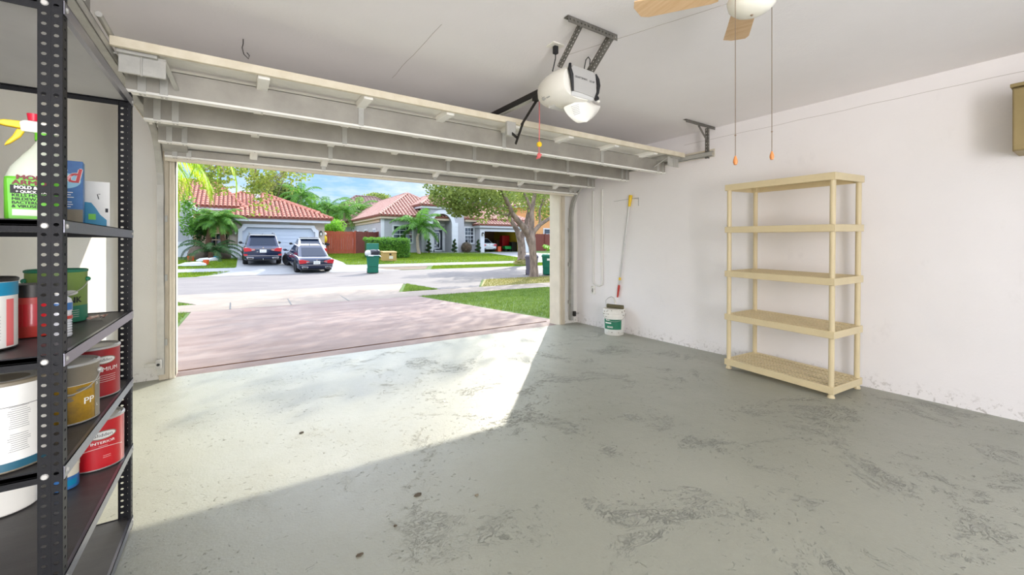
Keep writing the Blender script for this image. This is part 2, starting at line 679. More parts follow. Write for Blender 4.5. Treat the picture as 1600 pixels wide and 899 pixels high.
M_TAUPE = mat('taupe_print', (128, 118, 100), 0.45, var=0.1)
M_PAPERW = mat('white_label_paper', (226, 224, 218), 0.5, var=0.05)
M_ORANGEYEL = mat('yellow_trigger', (240, 200, 30), 0.4)
M_NOZRED = mat('red_nozzle', (210, 30, 60), 0.4)
M_LIME = mat('lime_label', (110, 200, 50), 0.45, var=0.08)
M_BLUEBOX = mat('blue_carton', (30, 84, 150), 0.4, rgb2=(70, 130, 190), scale=6)
M_TEAL = mat('teal_carton', (0, 130, 170), 0.45)
M_REDPL = mat('red_plastic', (190, 60, 50), 0.4)
M_BUCKET = mat('white_bucket', (238, 234, 226), 0.4, var=0.05, scale=9)
M_ROLLER = mat('olive_roller_nap', (104, 98, 72), 0.9, bump=0.6, bscale=200)
M_SILVER = mat('aluminium_pole', (206, 204, 200), 0.35, 0.6)
M_CORD = mat('pink_red_cord', (226, 110, 110), 0.7)
M_CRACK = mat('seam_crack', (186, 178, 170), 0.9)  # own tone of the ceiling and wall cracks

# exterior
M_DRIVE = streak_material('stained_driveway', (114, 92, 84), (134, 115, 108), (143, 129, 122), (0.45, 2.6, 1), 0.75)
M_CONC = streak_material('pale_concrete', (128, 115, 104), (143, 131, 120), (114, 101, 92), (1, 1, 1), 0.85)
M_CONC2 = streak_material('far_concrete_drive', (134, 134, 136), (147, 147, 147), (126, 125, 123), (1, 1, 1), 0.85)
M_ASPH = streak_material('grey_asphalt', (101, 95, 94), (115, 109, 106), (89, 83, 86), (0.6, 1.6, 1), 0.85)
M_DIRT = mat('bare_dirt', (114, 98, 84), 0.95, rgb2=(94, 81, 62), scale=4, bump=0.4)
M_LAWN = mat('lawn_turf', (62, 88, 30), 0.95, rgb2=(88, 112, 42), scale=3.5, bump=0.8, bscale=120)
M_LAWN2 = mat('dry_verge_turf', (128, 124, 66), 0.95, rgb2=(150, 138, 92), scale=3.5, bump=0.8, bscale=120)
M_BLADE = leaf_mat('grass_blades', (88, 116, 42), (124, 146, 60), 0.35)
M_BLADEF = leaf_mat('far_grass_blades', (96, 128, 26), (138, 160, 40), 0.4)
M_DRYLEAF = mat('dry_leaf', (84, 74, 60), 0.8)
M_BLADE2 = leaf_mat('dry_grass_blades', (118, 122, 50), (150, 140, 84), 0.4)
M_TILE = mat('terracotta_tile', (160, 84, 65), 0.7, rgb2=(186, 127, 105), scale=3.0)
M_TILE2 = mat('pale_rose_tile', (167, 119, 105), 0.7, rgb2=(188, 150, 134), scale=3.0)
M_TILE3 = mat('brown_tile', (120, 91, 83), 0.75, rgb2=(134, 105, 95), scale=3.0)
M_TILEB = mat('tile_underlay', (126, 69, 55), 0.8)
M_STUCCO_B = mat('beige_stucco', (188, 172, 156), 0.85, var=0.04, scale=4, bump=0.2)
M_STUCCO_T = mat('tan_stucco', (190, 166, 128), 0.85, var=0.05, scale=4)
M_STUCCO_G = mat('grey_stucco', (176, 174, 178), 0.85, var=0.03, scale=4, bump=0.2)
M_STUCCO_C = mat('cream_stucco', (214, 194, 172), 0.85, var=0.03, scale=4)
M_STUCCO_P = mat('peach_stucco', (222, 160, 104), 0.85, var=0.03, scale=4)
M_TRIMW = mat('white_house_trim', (214, 214, 218), 0.6)
M_GDOOR = mat('white_garage_door', (196, 204, 216), 0.5)
M_GLASS = glass_mat('window_glass')
M_CARGLASS = mat('car_glass', (20, 34, 56), 0.12, spec=0.45)
M_NAVY = mat('navy_car_paint', (40, 48, 74), 0.22, 0.35, coat=1.0)
M_CARWHITE = mat('white_car_paint', (226, 228, 230), 0.3, coat=1.0)
M_TAIL = mat('red_tail_lamp', (200, 20, 34), 0.2, coat=1.0)
M_CHROME = mat('chrome', (214, 214, 216), 0.15, 1.0)
M_TYRE = mat('tyre_rubber', (30, 30, 32), 0.75)
M_RIM = mat('alloy_rim', (170, 170, 172), 0.3, 0.8)
M_FENCE_R = mat('red_brown_fence', (166, 76, 50), 0.75, var=0.14, scale=5, stretch=(8, 1, 1))
M_FENCE_D = mat('dark_brown_fence', (120, 62, 52), 0.75, var=0.14, scale=5, stretch=(8, 1, 1))
M_BINGRN = mat('green_bin_plastic', (14, 108, 84), 0.45, var=0.05)
M_BINGREY = mat('grey_bin_plastic', (108, 100, 112), 0.5)
M_BAG = mat('black_bin_bag', (44, 40, 48), 0.3, bump=0.5, bscale=20)
M_UTIL = mat('tan_utility_box', (182, 146, 84), 0.6, var=0.05)
M_BARK = mat('rough_bark', (92, 76, 68), 0.9, rgb2=(166, 144, 128), scale=5, stretch=(1, 1, 0.4), bump=0.9, bscale=14)
M_PTRUNK = mat('palm_bark', (92, 62, 48), 0.9, rgb2=(120, 88, 66), scale=8, bump=0.6, bscale=20)
M_PTRUNK2 = mat('pale_palm_bark', (176, 158, 140), 0.85, var=0.1, scale=8)
M_LEAF_T = leaf_mat('tree_leaves', (92, 118, 50), (158, 168, 88), 0.5)
M_LEAF_Y = leaf_mat('yellow_green_leaves', (104, 132, 46), (176, 180, 92), 0.5)
M_LEAF_P = leaf_mat('palm_leaves', (62, 112, 48), (120, 168, 62), 0.4)
M_LEAF_PB = leaf_mat('bright_palm_leaves', (140, 180, 20), (190, 210, 60), 0.55)
M_LEAF_D = leaf_mat('dark_leaves', (44, 76, 40), (76, 108, 58), 0.3)
M_LEAF_H = leaf_mat('hedge_leaves', (72, 126, 40), (124, 170, 62), 0.35)
M_LEAF_B = leaf_mat('bush_leaves', (96, 160, 40), (150, 200, 70), 0.4)
M_ROCK = mat('grey_boulder', (120, 104, 92), 0.9, var=0.15, bump=0.5, bscale=9)
M_BAGPL = mat('white_sack', (214, 212, 210), 0.6, var=0.05)
M_ORANGE = mat('orange_plastic', (224, 96, 50), 0.5)
M_CARDB = mat('brown_cardboard', (142, 108, 76), 0.8, var=0.08)
M_YWALL = mat('yellow_wall', (214, 184, 40), 0.8)
M_LAMPBLK = mat('black_lantern_metal', (40, 40, 42), 0.5)

# ------------------------------------------------------------------ garage shell
XL, XR, YF, YO, CZ = -0.87, 4.64, 5.05, 5.25, 2.62
OX0, OX1, OZ = -0.476, 4.25, 2.10
YB = -3.2
struct(MB().box(XL - .2, XR + .2, YB, YF, -.15, 0).build('floor', M_FLOOR))
struct(MB().box(XL - .2, XR + .2, YB, YO, CZ, CZ + .2).build('ceiling', M_CEIL))
struct(MB().box(XR, XR + .2, YB, YO, -.15, CZ).build('wall_right', M_WALL))
struct(MB().box(XL - .2, XL, YB, YO, -.15, CZ).build('wall_left', M_WALL_L))
fw = MB()
fw.box(XL, OX0 - .03, YF, YO, -.15, CZ).box(OX1 + .03, XR, YF, YO, -.15, CZ).box(OX0 - .03, OX1 + .03, YF, YO, OZ + .03, CZ)
struct(fw.build('wall_front', M_WALL_L))
# wall over the garage outside: the parapet and eave of the house this garage belongs to
struct(MB().box(XL - .6, XR + 2.5, YO - .1, YO + .45, CZ + .25, CZ + .45).build('trim_6', M_CREAM))

def jamb(name, xa, xb, s):
    m = MB()
    lo, hi = min(xa, xb), max(xa, xb)
    m.box(lo, hi, YF - .03, YO + .02, -.03, OZ + .03)
    m.box(min(xb, xb - s * .022), max(xb, xb - s * .022), YF - .012, YF + .075, 0, OZ)     # stop moulding
    m.box(min(xa, xa + s * .02), max(xa, xa + s * .02), YF - .045, YF - .03, 0, OZ)
    return struct(m.build(name, M_JAMB if s < 0 else M_CREAM, bevel=.004))
jamb('trim_1', OX0 - .04, OX0, 1)
m = MB(); m.box(OX1, OX1 + .035, YF - .03, YO + .02, -.03, OZ + .03)
struct(m.build('trim_2', M_CREAM, bevel=.004))
m = MB(); m.box(OX1 + .036, OX1 + .075, YF - .05, YF - .001, 0, OZ + .03); m.box(OX1 + .078, OX1 + .11, YF - .03, YF - .001, 0, OZ + .03)
struct(m.build('trim_3', M_JAMB, bevel=.003))
m = MB(); m.box(OX0 - .115, OX0 - .042, YF - .04, YF - .001, 0, OZ + .03)
struct(m.build('trim_4', M_JAMB, bevel=.003))
m = MB(); m.box(OX0, OX1, YF - .03, YO + .02, OZ, OZ + .03)
struct(m.build('trim_5', M_JAMB, bevel=.003))

# fine seam lines in the ceiling and along the right wall
def seam(name, pts, w, mt, n):
    m = MB()
    P = [Vector(p) for p in pts]
    for a, b in zip(P[:-1], P[1:]):
        m.bar(a, b, w, .0015, up=n)
    return struct(m.build(name, mt))
def wob(a, b, n, amp, seed, ax):
    rnd = random.Random(seed)
    a, b = Vector(a), Vector(b)
    out = []
    for i in range(n + 1):
        p = a.lerp(b, i / n)
        p[ax] += rnd.uniform(-amp, amp)
        out.append(p)
    return out
zc = CZ - .0006
seam('ceiling_seam', wob(at_z(880, 88, zc), at_z(1145, 3, zc), 14, .006, 1, 1), .0035, M_CRACK, (0, 0, 1))
seam('ceiling_seam', wob(at_z(612, 122, zc), at_z(690, 38, zc), 8, .004, 2, 0), .003, M_CRACK, (0, 0, 1))
seam('wall_seam', wob((XR - .0006, 3.1, 2.50), (XR - .0006, .2, 2.485), 16, .004, 3, 2), .003, M_CRACK, (1, 0, 0))

# ------------------------------------------------------------------ overhead sectional garage door
DX0, DX1 = -0.535, 4.425
door = thing('sectional_garage_door', 'raised white sectional garage door with deep grey steel struts under it', 'garage door', (1.945, 3.95, 2.2))
STILES = [.148 + .635 * i for i in range(7)]
# section profiles (y, z of the skin) from the top end to the bottom end
SEC = [((2.985, 2.335), (3.50, 2.325)), ((3.505, 2.325), (3.985, 2.318)), ((3.99, 2.318), (4.465, 2.275)), ((4.47, 2.272), (4.90, 2.105))]
STRUT = [(3.215, 2.143, 2.30), (3.78, 2.122, 2.30), (4.42, 2.103, 2.26), (4.80, 2.050, 2.13)]
def lerp_sec(i, t):
    (a, b), (c, d) = SEC[i]
    return a + (c - a) * t, b + (d - b) * t
for i in range(4):
    (a, b), (c, d) = SEC[i]
    mm = MB()
    mm.prism([(a, b), (c, d), (c, d + .012), (a, b + .012)], DX0, DX1, 'x')
    panel = mm.build('door_section', M_DOORW, door)
    # rails along both long edges, turned down from the skin
    r_ = MB()
    for (y0, z0, s) in ((a, b, 1), (c, d, -1)):
        if i == 0 and s == 1:
            continue
        r_.box(DX0, DX1, min(y0, y0 + s * .012), max(y0, y0 + s * .012), z0 - .045, z0)
        r_.box(DX0, DX1, min(y0, y0 + s * .035), max(y0, y0 + s * .035), z0 - .048, z0 - .044)
    r_.build('edge_rail', M_DOORW, panel)
    for k, sx in enumerate(STILES + [DX0 + .09, DX1 - .09]):
        w = .032 if k < len(STILES) else .085
        y0, z0 = lerp_sec(i, .03); y1, z1 = lerp_sec(i, .97)
        st = MB().prism([(y0, z0 - .05), (y1, z1 - .05), (y1, z1 - .001), (y0, z0 - .001)], sx - w, sx + w, 'x')
        st.build('stile', M_DOORW if k < len(STILES) else M_GALV, panel, bevel=.004)
# heavy end rail at the top of the door
MB().box(DX0 - .012, DX1 + .012, 2.955, 2.985, 2.298, 2.348).build('top_rail', M_DOORE, door, bevel=.003)
for i, (y, zb, zt) in enumerate(STRUT):
    x0, x1 = DX0 + .01, DX1 - .005
    web = MB()
    web.box(x0, x1, y, y + .004, zb, zt)
    web.box(x0, x1, y, y + .05, zt - .004, zt)
    web.box(x0, x1, y + .05, y + .054, zb + .02, zt)
    strut = web.build('strut', M_STRUT, door)
    fl = MB()
    fl.box(x0, x1, y - .004, y + .055, zb - .004, zb)
    fl.box(x0, x1, y - .006, y - .0005, zb - .004, zb + .010)
    fl.build('strut_flange', M_DOORW, strut)
    br = MB()
    for sx in [x0 + .07, x0 + .17, x1 - .05, x1 - .14] + STILES[1::2]:
        br.box(sx - .02, sx + .02, y - .007, y - .0005, zb + .004, zt - .008)
    br.build('stile_bracket', M_GALV, strut, bevel=.002)
    bo = MB()
    for sx in [x0 + .06, x0 + .08, x0 + .16, x0 + .18, x1 - .05, x1 - .14] + STILES:
        bo.tube([(sx, y + .02, zb - .008), (sx, y + .02, zb - .004)], .007, 6)
    bo.build('bolt_row', M_GALV, strut)
# bottom astragal: rounded sweep with its retainer
m = MB().tube([(DX0, 4.905, 2.052), (DX1, 4.905, 2.052)], .03, 10)
m.build('bottom_seal', M_CREAM, door, smooth=True)
MB().box(DX0, DX1, 4.86, 4.9, 2.06, 2.11).build('bottom_rail', M_DOORW, door)
# top corner plates and roller carriers
for s, x in ((1, DX0), (-1, DX1)):
    xa, xb = sorted((x + s * .01, x + s * .21))
    cp = MB().box(xa, xb, 3.03, 3.036, 2.19, 2.30)
    cp.box(x + s * .105 - .004, x + s * .105 + .004, 3.022, 3.03, 2.18, 2.30)
    cp.box(xa, xb, 3.018, 3.036, 2.185, 2.19)
    c_ = cp.build('corner_plate', M_GALV, door, bevel=.002)
    dg_ = MB().bar((x + s * .2, 3.03, 2.29), (x + s * .24, 3.21, 2.19), .025, .004)
    dg_.build('corner_brace', M_GALV, door)
    for yy, zz in ((3.06, 2.295), (3.49, 2.295), (3.98, 2.295), (4.45, 2.26)):
        rl = MB().tube([(x + s * .12, yy, zz), (x - s * .028, yy, zz)], .006, 8)
        ro = rl.build('roller_shaft', M_GALV, door, smooth=True)
        MB().tube([(x - s * .028, yy, zz), (x - s * .048, yy, zz)], .021, 14).build('roller', M_WHITEPL, ro, smooth=True)

# tracks: vertical leg, quarter bend and horizontal run
def track(name, x, s, y_end, label):
    t = thing(name, label, 'door track', (x, 4.93, 0.0), group='garage door tracks')
    path = [(4.985, .06), (4.985, 1.70)]
    for i in range(1, 9):
        a = PI / 2 * i / 8
        path.append((4.985 - .58 + .58 * math.cos(a), 1.70 + .58 * math.sin(a)))
    path.append((y_end, 2.285))
    m_ = MB()
    for (u0, u1, v0, v1) in ((0, .004, -.026, .026), (0, .05, .022, .026), (0, .05, -.026, -.022)):
        ring = []
        for i, (y, z) in enumerate(path):
            p0 = path[max(0, i - 1)]; p1 = path[min(len(path) - 1, i + 1)]
            dy, dz = p1[0] - p0[0], p1[1] - p0[1]
            L = math.hypot(dy, dz); ny, nz = -dz / L, dy / L
            r = []
            for (u, v) in ((u0, v0), (u1, v0), (u1, v1), (u0, v1)):
                r.append((x - s * u + s * .035, y + ny * v, z + nz * v))
            ring.append(r)
        m_.loft(ring)
    m_.build('rail', M_GALV, t, smooth=False)
    # painted angle that stiffens the horizontal run
    aa = MB().box(min(x - s * .018, x - s * .024), max(x - s * .018, x - s * .024), y_end, 4.35, 2.255, 2.345)
    aa.build('stiffener_angle', M_CREAM, t)
    for z in (.35, .95, 1.5):
        MB().box(min(x + s * .035, x + s * .055), max(x + s * .035, x + s * .055), 4.99, 5.012, z - .03, z + .03).build('jamb_bracket', M_GALV, t, bevel=.002)
    return t
tl = track('door_track', DX0 - .047, 1, 2.35, 'galvanized door track on left of opening, beside the black rack')
tr = track('door_track', DX1 + .047, -1, 2.62, 'galvanized door track on right of opening, near the white wall')

# perforated strip: flat bar with real holes, in the plane of ux, uz
def perf(mb, O, ux, uz, width, length, cols, pitch, hw, hh, th, rnd=0, skip=0.0):
    O, U, W = Vector(O), Vector(ux), Vector(uz)
    N = U.cross(W)
    n = max(1, int(round(length / pitch)))
    cw, ch = width / cols, length / n
    for i in range(n):
        for c in range(cols):
            cx, cz = (c + .5) * cw, (i + .5) * ch
            outer, inner = [], []
            K = 8
            for k in range(K):
                a = 2 * PI * (k + .5) / K
                ca, sa = math.cos(a), math.sin(a)
                q = max(abs(ca), abs(sa))
                outer.append((cx + ca / q * cw / 2, cz + sa / q * ch / 2))
                if rnd:
                    inner.append((cx + ca * hw / 2, cz + sa * hh / 2))
                else:
                    inner.append((cx + ca / q * hw / 2, cz + sa / q * hh / 2))
            # corners of the cell
            vs = []
            for off in (0, th):
                vs += [O + U * p[0] + W * p[1] + N * off for p in outer]
                vs += [O + U * p[0] + W * p[1] + N * off for p in inner]
            fs = []
            for k in range(K):
                k2 = (k + 1) % K
                fs.append((k, k2, K + k2, K + k))
                fs.append((2 * K + k, 3 * K + k, 3 * K + k2, 2 * K + k2))
                fs.append((K + k, K + k2, 3 * K + k2, 3 * K + k))
            mb.add(vs, fs)
            # fill the cell's four corners
            for sx_ in (-1, 1):
                for sz_ in (-1, 1):
                    cor = (cx + sx_ * cw / 2, cz + sz_ * ch / 2)
                    t8 = math.tan(PI / 8)
                    a_ = (cx + sx_ * cw / 2, cz + sz_ * ch / 2 * t8)
                    b_ = (cx + sx_ * cw / 2 * t8, cz + sz_ * ch / 2)
                    for off in (0, th):
                        v3 = [O + U * p[0] + W * p[1] + N * off for p in (cor, a_, b_)]
                        mb.add(v3, [(0, 1, 2)])
    return mb

def perf_angle(mb, O, ux, uy, uz, w, L, pitch=.038, hole=.011):
    perf(mb, O, ux, uz, w, L, 1, pitch, hole, hole, .0025, rnd=1)
    perf(mb, O, uy, uz, w, L, 1, pitch, hole, hole, .0025, rnd=1)

# ceiling hangers of the two tracks
h = thing('track_hanger', 'perforated steel hanger from ceiling to left door track', 'bracket', (DX0 - .05, 2.76, CZ), group='track hangers')
mm = MB(); perf_angle(mm, (DX0 - .075, 2.74, 2.27), (1, 0, 0), (0, 1, 0), (0, 0, 1), .038, CZ - 2.27)
mm.build('hanger_angle', M_PERF, h, fixn=False)
mm = MB().tube([(DX0 - .01, 2.75, 2.36), (DX0 - .012, 3.3, 2.36)], .014, 10)
mm.build('brace_rod', M_GALV, h, smooth=True)
h = thing('track_hanger', 'perforated steel hanger from ceiling to right door track, with diagonal brace', 'bracket', (4.43, 2.69, CZ), group='track hangers')
mm = MB(); perf_angle(mm, (4.04, 2.68, CZ - .002), (0, 1, 0), (0, 0, -1), (1, 0, 0), .034, .56)
mm.build('ceiling_angle', M_PERF, h, fixn=False)
mm = MB(); perf_angle(mm, (4.452, 2.68, 2.24), (1, 0, 0), (0, 1, 0), (0, 0, 1), .032, .345)
mm.build('hanger_angle', M_PERF, h, fixn=False)
mm = MB().bar((4.28, 2.685, CZ - .03), (4.452, 2.685, 2.44), .028, .004, up=(0, 1, 0))
mm.build('brace', M_PERF, h)

# little wire hook in the ceiling over the door
p = at_z(380, 61, CZ)
mm = MB().tube([p, p + Vector((.0, 0, -.03)), p + Vector((-.006, .0, -.06)), p + Vector((.004, 0, -.1)), p + Vector((.03, 0, -.125)), p + Vector((.034, 0, -.1)), p + Vector((.02, 0, -.085))], .0028, 6)
o = mm.build('wire_hook', M_DARK, smooth=True)
tag(o, 'small bent wire hook in the ceiling above the raised garage door', 'hook')

# door safety sensors near the floor
for px, x, s, lab in ((0, DX0 - .047, 1, 'small grey safety sensor low on the left door track'), (0, DX1 + .047, -1, 'small dark safety sensor low on the right door track')):
    t = thing('safety_sensor', lab, 'sensor', (x, 4.93, .17), group='door safety sensors')
    MB().box(min(x - s * .005, x - s * .10), max(x - s * .005, x - s * .10), 4.925, 4.935, .155, .185).build('mounting_arm', M_GALV, t, bevel=.002)
    MB().box(x - .02, x + .02, 4.90, 4.945, .13, .21).build('sensor_head', M_DARK if s < 0 else M_GREYPL, t, bevel=.006)
    MB().tube([(x, 4.9, .17), (x, 4.893, .17)], .012, 12).build('lens', M_BLACK, t)

# ------------------------------------------------------------------ garage door opener
op = thing('garage_door_opener', 'white and grey garage door opener hung from ceiling, light cover dropped open', 'garage door opener', (1.945, 2.22, 2.34))
def sup(cx, cz, hx, hz, n=24, e=2.6):
    out = []
    for k in range(n):
        a = 2 * PI * k / n
        c, s_ = math.cos(a), math.sin(a)
        out.append((cx + hx * abs(c) ** (2 / e) * (1 if c >= 0 else -1), cz + hz * abs(s_) ** (2 / e) * (1 if s_ >= 0 else -1)))
    return out
rings = []
for (y, hx, hz, dx, dz) in ((2.065, .146, .104, -.018, .0), (2.10, .158, .112, -.024, 0), (2.18, .165, .118, -.028, -.002), (2.27, .160, .112, -.026, -.002), (2.35, .138, .096, -.022, 0), (2.40, .105, .07, -.015, .004), (2.425, .06, .04, -.01, .006)):
    rings.append([(a, y, b) for a, b in sup(1.945 + dx, 2.340 + dz, hx, hz)])
shell = MB().loft(rings).build('housing', M_WHITEPL, op, smooth=True, angle=60)
vent = MB()
for i in range(5):
    for j in range(2):
        vent.box(1.772, 1.792, 2.20 + j * .05, 2.235 + j * .05, 2.262 + i * .012, 2.267 + i * .012)
vent.build('vent_slots', M_GREYPL, shell)
face = MB()
face.prism([(1.845, 2.275), (2.055, 2.262), (2.065, 2.30), (2.055, 2.42), (2.03, 2.436), (1.85, 2.442), (1.832, 2.42), (1.842, 2.34)], 2.046, 2.07, 'y')
fc = face.build('grey_face', M_GREYPL, op, bevel=.004)
tx = MB(); text_on_plane(tx, 'CRAFTSMAN', .0185, (1.918, 2.0455, 2.368), (1, 0, 0), (0, 0, 1), sx=1.05, bold=.0006)
tx.build('lettering', M_INK, fc, fixn=False)
tx = MB(); text_on_plane(tx, '1/2 HP', .0185, (2.018, 2.0455, 2.364), (1, 0, 0), (0, 0, 1), sx=.95, bold=.0006)
tx.build('lettering', M_INK, fc, fixn=False)
for pts in ([(1.825, 2.05, 2.445), (1.818, 2.046, 2.41), (1.832, 2.044, 2.37), (1.838, 2.044, 2.32), (1.846, 2.046, 2.268)],
            [(2.055, 2.05, 2.425), (2.074, 2.046, 2.39), (2.078, 2.044, 2.35), (2.07, 2.044, 2.30), (2.05, 2.046, 2.262)]):
    MB().tube(pts, [.009, .013, .014, .011, .008], 10).build('black_trim', M_BLACK, op, smooth=True)
bl = MB().prism([(2.05, 2.272), (2.06, 2.245), (2.30, 2.222), (2.30, 2.25)], 1.845, 2.045, 'x')
bl.build('bottom_panel', M_LGREYPL, op, bevel=.004)
MB().tube([(2.066, 2.04, 2.262), (2.066, 2.06, 2.262)], .015, 12).build('cover_latch', M_BLACK, op)
# hanging translucent light cover: a scooped shell
rows = [((887, 164), (924, 148)), ((888, 170), (938, 163)), ((890, 176), (946, 162)), ((895, 183), (939, 174)), ((901, 189), (929, 185)), ((907, 192.5), (916, 192.5))]
vs, fs = [], []
NS = 12
for r, (L, R) in enumerate(rows):
    for k in range(NS + 1):
        t = k / NS
        p = at_y(L[0] + (R[0] - L[0]) * t, L[1] + (R[1] - L[1]) * t, 2.12)
        p.y -= .075 * math.sin(PI * t) * (1 - .25 * r / 5) - .05 * (1 - r / 5)
        p.y += .02 * (r / 5) ** 2
        vs.append(p)
for r in range(len(rows) - 1):
    for k in range(NS):
        fs.append((r * (NS + 1) + k, r * (NS + 1) + k + 1, (r + 1) * (NS + 1) + k + 1, (r + 1) * (NS + 1) + k))
cov = MB().add(vs, fs).build('light_cover', M_WHITEPL, op, smooth=True, angle=80)
sd = cov.modifiers.new('solid', 'SOLIDIFY'); sd.thickness = .004
ss = cov.modifiers.new('sub', 'SUBSURF'); ss.levels = ss.render_levels = 2
sl = MB()
for i in range(6):
    a = at_y(892.5 + i * .9, 167 + i * 2.6, 2.062 + .002 * i); b = at_y(904 + i * .5, 163.5 + i * 2.6, 2.050 + .002 * i)
    sl.bar(a, b, .004, .0025, up=(0, 1, 0))
sl.build('cover_slots', M_GREYPL, cov)
MB().sphere(at_y(935, 158.5, 2.085), .011).build('cover_hinge', M_WHITEPL, op, smooth=True)
# straps and ceiling angle
mm = MB(); perf_angle(mm, (1.64, 1.86, CZ - .002), (0, 1, 0), (0, 0, -1), (1, 0, 0), .04, .42, .03, .012)
mm.build('ceiling_angle', M_PERF, op, fixn=False)
def strap(a, b, w):
    a, b = Vector(a), Vector(b)
    d = (b - a); L = d.length; d.normalize()
    ux = Vector((1, 0, 0)); ux = (ux - d * ux.dot(d)).normalized()
    mm_ = MB(); perf(mm_, a - ux * w / 2, ux, d, w, L, 1, .024, .010, .010, .003, rnd=1)
    n = ux.cross(d)
    perf(mm_, a - ux * w / 2, n, d, w * .8, L, 1, .024, .010, .010, .003, rnd=1)
    return mm_.build('hanging_strap', M_PERF, op, fixn=False)
strap((1.775, 1.885, CZ - .01), (1.80, 2.12, 2.435), .026)
strap((2.045, 1.885, CZ - .01), (2.035, 2.085, 2.425), .040)
# rail, trolley, arm
rl = MB().bar((1.945, 2.38, 2.425), (1.945, 5.02, 2.45), .045, .04)
rl.build('drive_rail', M_DARK, op)
MB().bar((1.945, 2.38, 2.395), (1.945, 5.02, 2.42), .03, .012).build('drive_belt', M_GALV, op)
MB().box(1.92, 1.97, 2.48, 2.60, 2.375, 2.412).build('trolley', M_DARK, op, bevel=.004)
arm = MB().bar((1.945, 2.56, 2.385), (1.945, 2.78, 2.235), .022, .008, up=(1, 0, 0))
arm.bar((1.95, 2.76, 2.255), (1.95, 2.87, 2.10), .022, .008, up=(1, 0, 0))
arm.bar((1.95, 2.84, 2.145), (1.95, 2.93, 2.205), .022, .008, up=(1, 0, 0))
arm.build('door_arm', M_DARK, op)
MB().box(1.90, 1.99, 2.92, 2.955, 2.18, 2.30).build('door_bracket', M_GALV, op, bevel=.004)
cx_, cy_ = 1.95, 2.545
cd = MB().tube([(cx_, cy_, 2.39), (cx_ + .002, cy_, 2.2), (cx_ - .002, cy_, 1.95)], .0035, 6).build('release_cord', M_CORD, op, smooth=True)
MB().sphere((cx_ - .002, cy_, 1.945), .016, sc=(1, 1, 1.4)).tube([(cx_ - .025, cy_, 1.92), (cx_ + .02, cy_, 1.955)], .007, 6).build('knot_handle', M_CORD, cd, smooth=True)
MB().tube([(cx_ - .003, cy_ - .012, 2.03), (cx_ - .003, cy_ + .004, 2.03)], .020, 12).build('yellow_tag', M_ORANGEYEL, cd)
# cables
MB().tube([(2.0, 2.1, 2.43), (1.99, 2.09, 2.47), (1.985, 2.07, 2.515), (1.998, 2.06, 2.535), (2.015, 2.06, 2.52), (2.02, 2.07, 2.48), (2.012, 2.08, 2.44)], .004, 6).build('cable_loop', M_BLACK, op, smooth=True)
pz = at_z(868, 82, CZ - .05)
MB().tube([(1.80, 2.2, 2.44), (pz.x, pz.y, CZ - .09), (pz.x, pz.y, CZ - .045)], .004, 6).build('power_cord', M_BLACK, op, smooth=True)
MB().box(pz.x - .016, pz.x + .016, pz.y - .014, pz.y + .014, CZ - .06, CZ - .008).build('power_plug', M_BLACK, op, bevel=.004)
ol = MB().box(pz.x - .05, pz.x + .05, pz.y - .04, pz.y + .04, CZ - .008, CZ).build('ceiling_outlet', M_WHITEPL, None, bevel=.003)
tag(ol, 'white outlet plate on the ceiling beside the door opener', 'outlet')

# ------------------------------------------------------------------ ceiling fan
FX, FY, FZ = 1.915, .945, 2.40
fan = thing('ceiling_fan', 'ceiling fan with pale wood blades and white globe light at top of photo', 'ceiling fan', (FX, FY, CZ))
MB().lathe([(.06, CZ), (.06, CZ - .03), (.03, CZ - .05), (.02, CZ - .06)], 24, Matrix.Translation((FX, FY, 0))).build('canopy', M_WHITEPL, fan, smooth=True)
MB().lathe([(.02, CZ - .05), (.02, 2.50), (.08, 2.49), (.105, 2.465), (.105, 2.43), (.08, 2.405), (.05, 2.395)], 32, Matrix.Translation((FX, FY, 0))).build('motor', M_WHITEPL, fan, smooth=True)
MB().lathe([(.055, 2.396), (.06, 2.385), (.088, 2.372), (.100, 2.348), (.094, 2.318), (.072, 2.296), (.035, 2.282), (.0, 2.279)], 32, Matrix.Translation((FX, FY, 0))).build('globe', M_GLOBE, fan, smooth=True)
MB().sphere((FX + .0, FY, 2.279), .006).build('globe_finial', M_BRASS, fan)
for i in range(4):
    a = math.radians(36 + 90 * i)
    Mx = Matrix.Translation((FX, FY, FZ)) @ Matrix.Rotation(a, 4, 'Z') @ Matrix.Rotation(math.radians(11), 4, 'X')
    b_ = MB().prism([(.13, -.045), (.16, -.054), (.44, -.064), (.475, -.052), (.505, .015), (.50, .056), (.16, .052), (.13, .045)], -.003, .003, 'z', Mx)
    bl_ = b_.build('blade', M_WOODB, fan, bevel=.001)
    MB().prism([(.07, -.018), (.12, -.014), (.19, -.035), (.20, 0), (.19, .035), (.12, .014), (.07, .018)], .0035, .008, 'z', Mx).build('blade_iron', M_WHITEPL, bl_)
for (px, py, lab) in ((1149, 258, 0), (1206, 250, 1)):
    p = at_y(px, py, FY + (.02 if lab == 0 else -.02))
    ch = MB().tube([(p.x, p.y, 2.41), (p.x, p.y, p.z + .03)], .0016, 6).build('pull_chain', M_BRASS, fan)
    MB().lathe([(.0, p.z), (.006, p.z + .001), (.0095, p.z + .012), (.009, p.z + .02), (.004, p.z + .037), (.002, p.z + .04)], 14, Matrix.Translation((p.x, p.y, 0))).build('wooden_pull', M_KNOBW, ch, smooth=True)
    MB().tube([(p.x, p.y, 2.41), (FX + (p.x - FX) * .6, FY + (p.y - FY) * .6, 2.43)], .003, 6).build('chain_arm', M_BRASS, ch)
    MB().sphere((p.x, p.y, p.z + .13), .004, 8, 6).build('chain_coupling', M_BRASS, ch)

